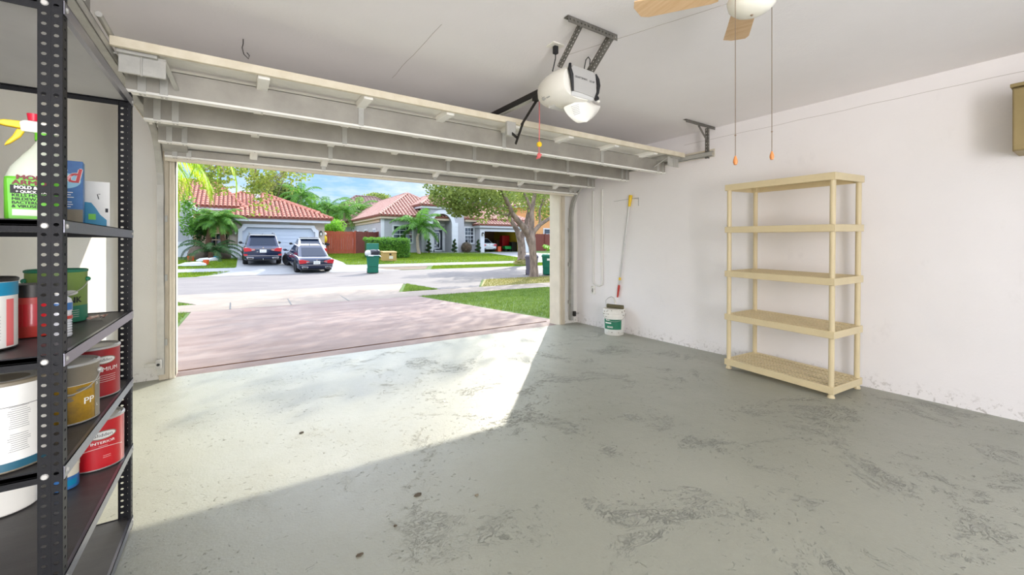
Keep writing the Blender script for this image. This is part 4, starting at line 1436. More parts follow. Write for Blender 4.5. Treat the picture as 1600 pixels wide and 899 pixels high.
# ================================================================== outside: ground
GZP = [(5.2, -.02), (11.2, -.20), (16.2, -.28), (25.2, -.28), (26.0, -.25), (29.5, .14), (35.0, .43), (38.0, .60), (70.0, .90), (140, 1.2)]
def gz(y):
    if y <= GZP[0][0]: return GZP[0][1]
    for (a, za), (b, zb) in zip(GZP[:-1], GZP[1:]):
        if y <= b:
            return za + (zb - za) * (y - a) / (b - a)
    return GZP[-1][1]

def ground_poly(name, pts, mt, lift, th=.05, step=None):
    # polygon laid on the terrain: cut along the terrain's breaks, given a thickness
    bm = bmesh.new()
    f = bm.faces.new([bm.verts.new((x, y, 0)) for x, y in pts])
    ys = [p[0] for p in GZP] + (list(np.arange(5, 40, step)) if step else [])
    for yb in ys:
        geom = bm.verts[:] + bm.edges[:] + bm.faces[:]
        bmesh.ops.bisect_plane(bm, geom=geom, plane_co=(0, yb, 0), plane_no=(0, 1, 0))
    top = [f_ for f_ in bm.faces]
    bmesh.ops.recalc_face_normals(bm, faces=bm.faces)
    for v in bm.verts:
        v.co.z = gz(v.co.y) + lift
    r = bmesh.ops.extrude_face_region(bm, geom=top)
    for v in [g for g in r['geom'] if isinstance(g, bmesh.types.BMVert)]:
        v.co.z -= th
    bmesh.ops.recalc_face_normals(bm, faces=bm.faces)
    me = bpy.data.meshes.new(name)
    bm.to_mesh(me); bm.free()
    me.materials.append(mt)
    o = bpy.data.objects.new(name, me)
    COL.objects.link(o)
    return struct(o)

ground_poly('lawn', [(-70, 5.3), (110, 5.3), (110, 140), (-70, 140)], M_LAWN, -.004, .3)
ground_poly('driveway', [(-.80, 5.06), (4.55, 5.06), (4.32, 11.35), (-.80, 11.35)], M_DRIVE, .012, .04)
ground_poly('sidewalk', [(-60, 11.38), (90, 11.38), (90, 12.9), (-60, 12.9)], M_CONC, .010, .04)
ground_poly('driveway_apron', [(-.80, 12.92), (4.3, 12.92), (5.6, 16.25), (-2.2, 16.25)], M_CONC, .008, .04)
ground_poly('street', [(-60, 16.27), (90, 16.27), (90, 25.1), (-60, 25.1)], M_ASPH, .006, .04)
ground_poly('neighbour_apron', [(5.75, 12.92), (7.2, 12.92), (9.2, 16.25), (5.6, 16.25)], M_ASPH, .009, .04)
ground_poly('dry_verge', [(7.3, 12.95), (60, 12.95), (60, 16.2), (9.3, 16.2)], M_LAWN2, .012, .04)
ground_poly('far_driveway', [(-1.6, 25.12), (8.6, 25.12), (6.0, 28.3), (5.8, 34.95), (.15, 34.95), (.05, 28.3)], M_CONC2, .016, .04)
ground_poly('far_sidewalk', [(-50, 27.0), (.04, 27.0), (.04, 28.1), (-50, 28.1)], M_CONC2, .012, .04)
ground_poly('far_sidewalk', [(6.9, 27.0), (80, 27.0), (80, 28.1), (6.02, 28.1)], M_CONC2, .012, .04)
ground_poly('dirt_verge', [(7.2, 25.4), (10.2, 25.4), (11.0, 26.9), (6.9, 26.9)], M_DIRT, .012, .04)
ground_poly('right_house_driveway', [(21.0, 25.12), (30.5, 25.12), (28.0, 28), (26.6, 36.95), (21.2, 36.95)], M_CONC2, .018, .04)
ground_poly('house_walkway', [(15.4, 36.4), (21.3, 35.2), (21.3, 36.2), (18.0, 37.9), (15.6, 38.2)], M_CONC2, .016, .04)
# expansion joints of the sidewalk
for (pa, pb) in (((360, 474), (359.5, 486)), ((450, 468.5), (457.5, 479.5)), ((535, 464.5), (548, 472))):
    a = at_z(pa[0], pa[1], -.235); b = at_z(pb[0], pb[1], -.20)
    a.z, b.z = gz(a.y) + .0105, gz(b.y) + .0105
    struct(MB().bar((a.x, 12.9, gz(12.9) + .0105), (b.x, 11.39, gz(11.39) + .0115), .03, .004).build('sidewalk_joint', M_DARK))
a = Vector((-.5, 5.32, -.008)); b = Vector((4.3, 5.42, -.008))
struct(MB().bar(a, b, .012, .006).build('threshold_crack', M_PTRUNK))

# grass blades: one uncountable object per lawn
def np_mesh(name, V, Fs, mt, parent=None, smooth=False):
    me = bpy.data.meshes.new(name)
    me.vertices.add(len(V)); me.vertices.foreach_set('co', V.astype(np.float32).ravel())
    n, k = Fs.shape
    me.loops.add(n * k); me.loops.foreach_set('vertex_index', Fs.astype(np.int32).ravel())
    me.polygons.add(n)
    me.polygons.foreach_set('loop_start', np.arange(0, n * k, k, dtype=np.int32))
    me.polygons.foreach_set('loop_total', np.full(n, k, dtype=np.int32))
    me.update(calc_edges=True)
    me.materials.append(mt)
    return place(name, me, parent)

def inside(P, poly):
    x, y = P[:, 0], P[:, 1]
    r = np.zeros(len(P), bool)
    n = len(poly)
    for i in range(n):
        x0, y0 = poly[i]; x1, y1 = poly[(i + 1) % n]
        c = ((y0 > y) != (y1 > y)) & (x < (x1 - x0) * (y - y0) / (y1 - y0 + 1e-12) + x0)
        r ^= c
    return r

GZX = np.array([p[0] for p in GZP]); GZZ = np.array([p[1] for p in GZP])
def blades(name, poly, n, h, w, mt, label, cat='grass', seed=0):
    rg = np.random.default_rng(seed)
    xs = [p[0] for p in poly]; ys = [p[1] for p in poly]
    P = np.column_stack([rg.uniform(min(xs), max(xs), n), rg.uniform(min(ys), max(ys), n)])
    P = P[inside(P, poly)]
    n = len(P)
    z = np.interp(P[:, 1], GZX, GZZ)
    a = rg.uniform(0, 2 * PI, n)
    hh = h * rg.uniform(.6, 1.2, n); ww = w * rg.uniform(.7, 1.3, n)
    dx, dy = np.cos(a) * ww / 2, np.sin(a) * ww / 2
    lx, ly = rg.normal(0, .4, n) * hh, rg.normal(0, .4, n) * hh
    V = np.empty((n, 3, 3))
    V[:, 0] = np.column_stack([P[:, 0] - dx, P[:, 1] - dy, z])
    V[:, 1] = np.column_stack([P[:, 0] + dx, P[:, 1] + dy, z])
    V[:, 2] = np.column_stack([P[:, 0] + lx, P[:, 1] + ly, z + hh])
    o = np_mesh(name, V.reshape(-1, 3), np.arange(n * 3).reshape(n, 3), mt)
    return tag(o, label, cat, 'grass areas', kind='stuff')
blades('grass', [(4.62, 5.6), (9.5, 5.6), (12.5, 11.3), (4.38, 11.3)], 52000, .05, .011, M_BLADE, 'green lawn grass right of the pink driveway', seed=1)
blades('grass', [(-4, 5.6), (-.86, 5.6), (-.86, 11.3), (-4, 11.3)], 16000, .055, .016, M_BLADE, 'grass strip along left edge of the driveway', seed=2)
blades('grass', [(-5, 12.95), (-.9, 12.95), (-2.0, 15.6), (-5, 15.6)], 9000, .05, .02, M_BLADE, 'grass verge left of driveway apron by the street', seed=3)
blades('grass', [(4.45, 12.95), (5.65, 12.95), (5.6, 15.9)], 6000, .06, .02, M_BLADE, 'small grass wedge right of driveway apron', seed=4)
blades('grass', [(7.4, 13.0), (22, 13.0), (22, 16.15), (9.4, 16.15)], 26000, .05, .02, M_BLADE2, 'dry brownish grass verge under the near tree', seed=5)
blades('grass', [(5.95, 28.15), (21.1, 28.15), (21.1, 36.4), (15.2, 37.6), (5.95, 37.6)], 52000, .06, .035, M_BLADEF, 'bright lawn in front of the grey house', seed=6)
blades('grass', [(10.6, 25.45), (21.1, 25.45), (21.1, 26.95), (11.4, 26.95)], 14000, .06, .035, M_BLADEF, 'lit grass strip between far street edge and sidewalk', seed=7)
blades('grass', [(-9, 28.15), (0.02, 28.15), (.1, 33.2), (-9, 33.2)], 22000, .06, .035, M_BLADEF, 'lawn in front of the beige house left of its driveway', seed=8)
blades('grass', [(-9, 25.4), (-1.2, 25.4), (-.2, 26.95), (-9, 26.95)], 9000, .06, .035, M_BLADEF, 'grass verge across the street left of the concrete driveway', seed=9)

# ================================================================== houses
def tile_face(mb, a, b, c, d, w=.28, course=.42, r=.085):
    # roof plane with eave a->b and top d->c: rows of barrel tiles laid course by course
    a, b, c, d = [Vector(p) for p in (a, b, c, d)]
    U = (b - a); L = U.length; U.normalize()
    nrm = U.cross(d - a).normalized()
    if nrm.z < 0: nrm = -nrm
    W = nrm.cross(U).normalized()
    if W.z < 0: W = -W
    S = (d - a).dot(W)
    ta, tb = (d - a).dot(U), (c - a).dot(U)
    n = int(L / w)
    K = 4
    for i in range(n):
        e_ = (i + .5) * L / n
        smax = S
        if e_ < ta: smax = S * e_ / ta
        elif e_ > tb: smax = S * (L - e_) / max(1e-6, (L - tb))
        s = -.05
        while s < smax - .12:
            s1 = min(s + course + .04, smax)
            ring = []
            for (ss, lift) in ((s, .045), (s1, .008)):
                for k in range(K + 1):
                    t = PI * k / K
                    ring.append(a + U * (e_ + r * 1.15 * math.cos(t)) + W * ss + nrm * (lift + r * math.sin(t)))
            fs = [(k, k + 1, K + 2 + k, K + 1 + k) for k in range(K)] + [tuple(range(K + 1))]
            mb.add(ring, fs)
            s += course
def ridge_tiles(mb, a, b, r=.11, course=.42):
    a, b = Vector(a), Vector(b)
    n = max(1, int((b - a).length / course))
    for i in range(n):
        p, q = a.lerp(b, i / n), a.lerp(b, (i + 1.1) / n)
        mb.tube([p + Vector((0, 0, .05)), q + Vector((0, 0, .03))], [r * 1.08, r * .9], 8)

def hip_roof(root, x0, x1, y0, y1, ze, zr, rx0, rx1, ry0, ry1, tile, under, fascia, faces='FLR', w=.28, fh=.2):
    A, B, C, D = Vector((x0, y0, ze)), Vector((x1, y0, ze)), Vector((x1, y1, ze)), Vector((x0, y1, ze))
    R0, R1 = Vector((rx0, ry0, zr)), Vector((rx1, ry1, zr))
    base = MB()
    vs = [A, B, C, D, R0, R1] + [p - Vector((0, 0, .12)) for p in (A, B, C, D)]
    if abs(rx1 - rx0) >= abs(ry1 - ry0):
        tops = [(0, 1, 5, 4), (1, 2, 5), (2, 3, 4, 5), (3, 0, 4)]
        F = {'F': (A, B, R1, R0), 'R': (B, C, R1, R1), 'K': (C, D, R0, R1), 'L': (D, A, R0, R0)}
    else:
        tops = [(0, 1, 4), (1, 2, 5, 4), (2, 3, 5), (3, 0, 4, 5)]
        F = {'F': (A, B, R0, R0), 'R': (B, C, R1, R0), 'K': (C, D, R1, R1), 'L': (D, A, R0, R1)}
    fs = tops + [(6, 9, 8, 7), (0, 6, 7, 1), (1, 7, 8, 2), (2, 8, 9, 3), (3, 9, 6, 0)]
    base.add(vs, fs)
    rf = base.build('roof', under, root)
    tl_ = MB()
    for f in faces:
        tile_face(tl_, *F[f], w=w)
    for p in (A, B): ridge_tiles(tl_, p, R0 if (p - R0).length < (p - R1).length else R1)
    ridge_tiles(tl_, R0, R1)
    tl_.build('tile_courses', tile, rf, fixn=False)
    fa = MB()
    fa.box(x0 + .12, x1 - .12, y0 + .12, y1 - .12, ze - .121 - fh, ze - .121)
    fa.build('fascia', fascia, root)
    return rf

def window(root, xc, z0, z1, w, y, frame_m, nx=3, nz=4, surround=.14, out=-1):
    f = MB()
    for (xa, xb, za, zb) in ((xc - w / 2 - surround, xc - w / 2, z0 - surround, z1 + surround), (xc + w / 2, xc + w / 2 + surround, z0 - surround, z1 + surround), (xc - w / 2, xc + w / 2, z1, z1 + surround), (xc - w / 2, xc + w / 2, z0 - surround, z0)):
        f.box(xa, xb, y - .09, y + .02, za, zb)
    for i in range(1, nx):
        x = xc - w / 2 + w * i / nx
        f.box(x - .02, x + .02, y - .05, y - .01, z0, z1)
    for j in range(1, nz):
        z = z0 + (z1 - z0) * j / nz
        t = .045 if j * 2 == nz else .02
        f.box(xc - w / 2, xc + w / 2, y - .055, y - .012, z - t, z + t)
    o = f.build('window', frame_m, root)
    MB().box(xc - w / 2, xc + w / 2, y - .015, y - .004, z0, z1).build('pane', M_GLASS, o)
    return o

def lantern(root, x, y, z):
    l = MB().prism([(x - .10, z + .22), (x, z + .36), (x + .10, z + .22)], y - .24, y - .02, 'y')
    l.box(x - .08, x + .08, y - .21, y - .05, z - .02, z + .0).box(x - .03, x + .03, y - .05, y, z + .05, z + .2)
    for sx in (-.075, .075):
        for sy in (-.205, -.055):
            l.box(x + sx - .012, x + sx + .012, y + sy - .012, y + sy + .012, z, z + .22)
    o = l.build('lantern', M_LAMPBLK, root)
    MB().box(x - .055, x + .055, y - .185, y - .075, z, z + .2).build('lantern_glass', M_WHITEPL, o)

# ---- beige house with double garage
H1 = thing('house', 'beige house with red barrel tile roof and white double garage door', 'house', (2.7, 35.2, gz(35.2)), group='houses across the street')
gx0, gx1, gy = -.33, 5.78, 35.0
dx0, dx1, dz1 = .40, 5.10, 2.57
g0 = .25
wl = MB()
wl.box(gx0, dx0, gy, gy + .25, g0, 3.2).box(dx1, gx1, gy, gy + .25, g0, 3.2).box(dx0, dx1, gy, gy + .25, dz1, 3.2)
wl.box(gx0, gx0 + .25, gy + .25, 41.5, g0, 3.2).box(gx1 - .25, gx1, gy + .25, 47, g0, 3.2)
wl.build('garage_wall', M_STUCCO_B, H1)
MB().box(gx0 - .09, dx0 - .02, gy - .09, gy - .0, g0, 1.28).build('wainscot', M_TRIMW, H1)
MB().box(dx1 + .25, gx1 + .09, gy - .09, gy - .0, g0, 1.28).build('wainscot', M_TRIMW, H1)
tr_ = MB().prism([(dx0 - .28, g0), (dx0, g0), (dx0, dz1 - .30), (dx0 + .12, dz1 - .26), (dx0 + .28, dz1), (dx1 - .28, dz1), (dx1 - .12, dz1 - .26), (dx1, dz1 - .30), (dx1, g0), (dx1 + .24, g0), (dx1 + .24, dz1 - .16), (dx1 + .06, dz1 - .06), (dx1 - .06, dz1 + .22), (dx0 + .06, dz1 + .22), (dx0 - .06, dz1 - .06), (dx0 - .24, dz1 - .16)], gy - .14, gy + .02, 'y')
tr_.build('door_surround', M_TRIMW, H1, fixn=True)
gd = MB()
for k in range(8):
    z0 = .40 + k * (dz1 - .40) / 8
    gd.box(dx0, dx1, gy + .10, gy + .16, z0, z0 + (dz1 - .40) / 8 - .018)
gd.box(dx0, dx1, gy + .13, gy + .17, .40, dz1)
gd.build('garage_door', M_GDOOR, H1)
MB().box(2.72, 3.40, gy - .03, gy, 2.78, 3.0).build('vent_grille', M_GREYPL, H1)
lantern(H1, .02, gy, 2.05); lantern(H1, 5.5, gy, 2.05)
hip_roof(H1, -.85, 6.25, 34.35, 41.8, 3.30, 4.80, 2.15, 3.15, 38.0, 38.1, M_TILE, M_TILEB, M_TRIMW)
hip_roof(H1, -2.9, 6.1, 39.2, 48.0, 4.05, 5.85, .35, 2.2, 43.2, 43.2, M_TILE, M_TILEB, M_TRIMW)
hip_roof(H1, -9.5, .6, 39.0, 49.0, 4.3, 6.75, -3.6, -1.3, 44.0, 44.0, M_TILE, M_TILEB, M_TRIMW)
MB().box(1.35, 1.75, 41.2, 41.6, 5.0, 5.75).build('chimney', M_TRIMW, H1, bevel=.02)
MB().box(1.27, 1.83, 41.12, 41.68, 5.75, 5.87).build('chimney_cap', M_TRIMW, H1)
en = MB()
en.box(-2.6, gx0, 39.5, 39.75, g0, 4.1).box(-2.62, -2.4, 36.2, 39.5, g0, 4.1)
en.build('entry_wall', M_STUCCO_T, H1)
lw_ = MB().box(-9.5, -2.5, 36.0, 36.3, g0, 4.3).box(-2.75, -2.5, 36.3, 39.4, g0, 4.3)
lw_.build('front_wall', M_STUCCO_G, H1)
MB().box(-9.5, -2.4, 35.9, 36.0, g0, 1.5).build('wainscot', M_TRIMW, H1)
for x in (-1.95, -.75):
    MB().box(x - .12, x + .12, 38.9, 39.1, g0, 3.3).build('porch_column', M_STUCCO_C, H1)
MB().box(-2.4, -.32, 38.8, 39.45, 3.3, 3.6).build('porch_beam', M_STUCCO_C, H1)
window(H1, -1.25, 1.25, 2.15, 1.7, 39.5, M_STUCCO_C, 2, 2, .1)
MB().prism([(-2.9, 4.1), (-2.1, 3.55), (-2.1, 3.75), (-2.9, 4.4)], 36.0, 39.2, 'y').build('gable_trim', M_TRIMW, H1)
MB().box(-2.62, -2.42, 35.7, 35.95, .3, 3.5).build('downspout', M_TRIMW, H1)

# ---- grey house across the street, arch entrance and open garage
H2 = thing('house', 'grey stucco house with arched entrance, rose tile roof and open garage', 'house', (17, 38.5, gz(38.5)), group='houses across the street')
Y2, b2 = 38.0, .35
wl = MB()
wl.box(11.17, 14.7, Y2, Y2 + .3, b2, 3.9)
wl.box(11.17, 11.45, Y2 + .3, 56, b2, 3.9)
wl.build('left_wall', M_STUCCO_G, H2)
MB().box(11.10, 11.17, Y2 + .8, 56, 3.45, 3.9).build('side_frieze', M_STUCCO_C, H2)
for y in (40.5, 43.6, 47.0, 48.7, 53.5):
    f = MB().box(11.08, 11.17, y - .55, y + .55, 1.3, 2.9).build('side_window', M_TRIMW, H2)
    MB().box(11.06, 11.085, y - .42, y + .42, 1.42, 2.78).build('pane', M_GLASS, f)
window(H2, 13.05, 1.55, 3.05, 1.75, Y2, M_TRIMW, 3, 4)
MB().box(11.0, 11.3, Y2 - .06, Y2 - .001, b2, 3.9).build('corner_board', M_TRIMW, H2)
# entrance block: wall with an arched opening
AX, AW, AZ = 16.75, 1.0, 3.35        # centre, half width, spring line
ex0, ex1, ez = 14.7, 19.15, 5.05
arch = [(AX - AW, b2)]
arch = [(ex0, b2), (AX - AW, b2), (AX - AW, AZ)] + [(AX + AW * math.cos(t), AZ + AW * math.sin(t)) for t in [PI - PI * i / 16 for i in range(1, 16)]] + [(AX + AW, AZ), (AX + AW, b2), (ex1, b2), (ex1, ez), (ex0, ez)]
MB().prism(arch, Y2 - .6, Y2 - .3, 'y').build('entrance_wall', M_STUCCO_G, H2)
ring = [(AX + AW * math.cos(t), AZ + AW * math.sin(t)) for t in [PI * i / 20 for i in range(21)]]
ro = [(AX + (AW + .38) * math.cos(t), AZ + (AW + .38) * math.sin(t)) for t in [PI - PI * i / 20 for i in range(21)]]
MB().prism(ring + ro, Y2 - .72, Y2 - .59, 'y').build('arch_trim', M_TRIMW, H2)
for x0, x1 in ((AX - AW - .62, AX - AW), (AX + AW, AX + AW + .66)):
    q = MB()
    for k in range(7):
        z0 = b2 + .1 + k * .44
        q.box(x0, x1, Y2 - .74, Y2 - .59, z0, z0 + .415)
    q.box(x0 + .02, x1 - .02, Y2 - .7, Y2 - .59, b2, 3.35)
    q.build('quoin_pier', M_TRIMW, H2)
MB().box(ex0 + .02, ex1 - .02, Y2 + .9, Y2 + 1.1, b2, 5.0).build('entry_back_wall', M_STUCCO_G, H2)
MB().box(AX + AW + .02, AX + AW + .25, Y2 - .3, Y2 + .9, b2, 5.0).build('entry_side_wall', M_STUCCO_G, H2)
MB().box(ex0, ex1, Y2 - .3, Y2 + .9, 4.4, 4.6).build('entry_ceiling', M_STUCCO_C, H2)
lantern(H2, AX, Y2 + .4, 3.85)
# door with a white maze pattern on dark glass
dY = Y2 + .9
dxa, dxb, dzb, dzt = 15.70, 17.55, .66, 2.95
fr_ = MB()
fr_.box(dxa - .12, dxa, dY - .1, dY, dzb, dzt + .1).box(dxb, dxb + .12, dY - .1, dY, dzb, dzt + .1).box(dxa, dxb, dY - .1, dY, dzt, dzt + .12)
fr_.box(dxa - .12, dxb + .12, dY - .12, dY, dzt + .28, dzt + .5)
dr = fr_.build('front_door', M_TRIMW, H2)
MB().box(dxa, dxb, dY - .07, dY - .03, dzb, dzt).build('dark_glass', M_GLASS, dr)
pz_ = MB()
W_, Hh = dxb - dxa, dzt - dzb
def pb(u0, u1, v0, v1): pz_.box(dxa + u0 * W_, dxa + u1 * W_, dY - .10, dY - .065, dzb + v0 * Hh, dzb + v1 * Hh)
pb(.0, 1, .0, .06); pb(.0, 1, .94, 1); pb(.0, .05, 0, 1); pb(.93, 1, 0, 1)
pb(.30, .46, 0, 1)
pb(.46, .80, .82, .87); pb(.75, .80, .12, .87); pb(.46, .80, .12, .17)
pb(.58, .66, .26, .72); pb(.46, .66, .68, .74); pb(.46, .66, .25, .30)
pb(.05, .30, .82, .87); pb(.05, .30, .12, .17); pb(.16, .22, .24, .72); pb(.05, .22, .70, .75)
pz_.build('maze_pattern', M_TRIMW, dr)
MB().tube([(dxa + .28 * W_, dY - .14, 1.45), (dxa + .28 * W_, dY - .14, 1.95)], .02, 8).build('door_handle', M_DARK, dr)
# right wall and garage
MB().box(19.15, 21.0, Y2, Y2 + .3, b2, 3.9).box(20.95, 21.1, 37.1, Y2, b2, 3.2).build('window_wall', M_STUCCO_G, H2)
window(H2, 20.02, 1.55, 3.05, .95, Y2, M_TRIMW, 3, 4, .16)
g2x0, g2x1, g2t = 21.25, 26.2, 2.72
gw = MB().box(20.7, g2x0, 37.0, 37.3, b2, 3.3).box(g2x1, 26.9, 37.0, 37.3, b2, 3.3).box(g2x0, g2x1, 37.0, 37.3, g2t, 3.3)
gw.box(26.6, 26.9, 37.3, 44, b2, 3.3).box(20.7, 21.0, 37.3, 44, b2, 3.3)
gw.build('garage_wall', M_STUCCO_G, H2)
MB().box(20.75, g2x0 - .02, 36.92, 37.0, b2, 2.95).box(g2x1 + .02, 26.9, 36.92, 37.0, b2, 2.95).box(g2x0 - .02, g2x1 + .02, 36.92, 37.0, g2t, 2.95).build('garage_surround', M_TRIMW, H2)
MB().box(21.0, 26.6, 43.6, 43.8, b2, 3.3).build('garage_back_wall', M_CARDB, H2)
MB().box(26.44, 26.59, 37.35, 43.58, b2 + .225, 3.09).build('yellow_partition', M_YWALL, H2)
MB().box(21.0, 26.6, 37.3, 43.8, b2 + .1, b2 + .22).build('garage_floor', M_CONC2, H2)
MB().box(21.0, 26.6, 37.3, 43.8, 3.1, 3.2).build('garage_ceiling', M_STUCCO_C, H2)
lantern(H2, 20.98, 36.92, 2.25)
hip_roof(H2, 10.75, 19.5, 37.5, 58.0, 4.05, 6.75, 15.1, 15.15, 42.6, 54.0, M_TILE2, M_TILEB, M_STUCCO_C, w=.34)
hip_roof(H2, 14.45, 19.45, 37.1, 44.0, 5.15, 6.45, 16.9, 17.0, 40.2, 43.9, M_TILE2, M_TILEB, M_TRIMW, w=.34)
hip_roof(H2, 19.2, 27.4, 37.35, 50.0, 4.02, 5.9, 22.0, 24.6, 43.0, 43.0, M_TILE2, M_TILEB, M_STUCCO_C, w=.34)
hip_roof(H2, 20.4, 27.3, 36.5, 42.5, 3.42, 4.9, 23.5, 24.2, 39.6, 39.6, M_TILE2, M_TILEB, M_TRIMW, w=.34)

# ---- houses behind
H3 = thing('house', 'distant house with brown hip roof behind the palms', 'house', (17, 66, .9), group='houses across the street')
MB().box(11.5, 23.5, 64, 74, .5, 5.5).build('wall', M_STUCCO_C, H3)
hip_roof(H3, 10.5, 24.5, 63, 75, 5.6, 9.2, 16.0, 19.0, 69, 69, M_TILE3, M_TILE3, M_STUCCO_C, w=.5)
H4 = thing('house', 'peach stucco house at right behind the tree', 'house', (38, 48, .8), group='houses across the street')
MB().box(32.5, 46, 45, 56, .4, 6.6).build('wall', M_STUCCO_P, H4)
window(H4, 36.6, 2.2, 3.5, 2.6, 45.0, M_TRIMW, 2, 2, .15)
hip_roof(H4, 31.8, 46.8, 44.3, 57, 6.8, 9.0, 38, 41, 50.5, 50.5, M_TILE2, M_TILEB, M_TRIMW, faces='FL', w=.5)

# ================================================================== fences
def fence(name, label, a, b, h, mt, post_every=2.4, slat=.15):
    a, b = Vector(a), Vector(b)
    d = b - a; L = d.length; d.normalize()
    t = thing(name, label, 'fence', a, group='neighbourhood wooden fences')
    n = int(L / slat)
    nrm = Vector((-d.y, d.x, 0))
    m_ = MB(); rg = random.Random(5)
    for i in range(n):
        p = a + d * (i + .5) * L / n
        m_.bar((p.x, p.y, p.z + .02), (p.x, p.y, p.z + h + rg.uniform(-.02, .02)), slat * .93, .02, up=(nrm.x, nrm.y, 0))
    bd_ = m_.build('boards', mt, t)
    for z in (.35, h - .3):
        MB().bar(a + nrm * .03 + Vector((0, 0, z)), b + nrm * .03 + Vector((0, 0, z)), .05, .09).build('rail', mt, t)
    k = max(1, int(L / post_every))
    for i in range(k + 1):
        p = a + d * L * i / k - nrm * .05
        MB().box(p.x - .05, p.x + .05, p.y - .05, p.y + .05, p.z, p.z + h + .06).build('post', mt, t)
    return t
fence('wooden_fence', 'red brown wooden gate fence between the beige and grey houses', (5.9, 37.2, gz(37.2) - .05), (8.55, 37.2, gz(37.2) - .05), 1.95, M_FENCE_R, 2.6)
fence('wooden_fence', 'dark brown fence panel running back towards the grey house', (8.65, 37.3, gz(37.3) - .05), (11.05, 39.2, gz(39) - .05), 1.95, M_FENCE_D, 1.5)
fence('wooden_fence', 'brown board fence at right in front of the peach house', (27.0, 40.0, gz(40) - .05), (36, 40.0, gz(40) - .05), 2.1, M_FENCE_D, 2.2)

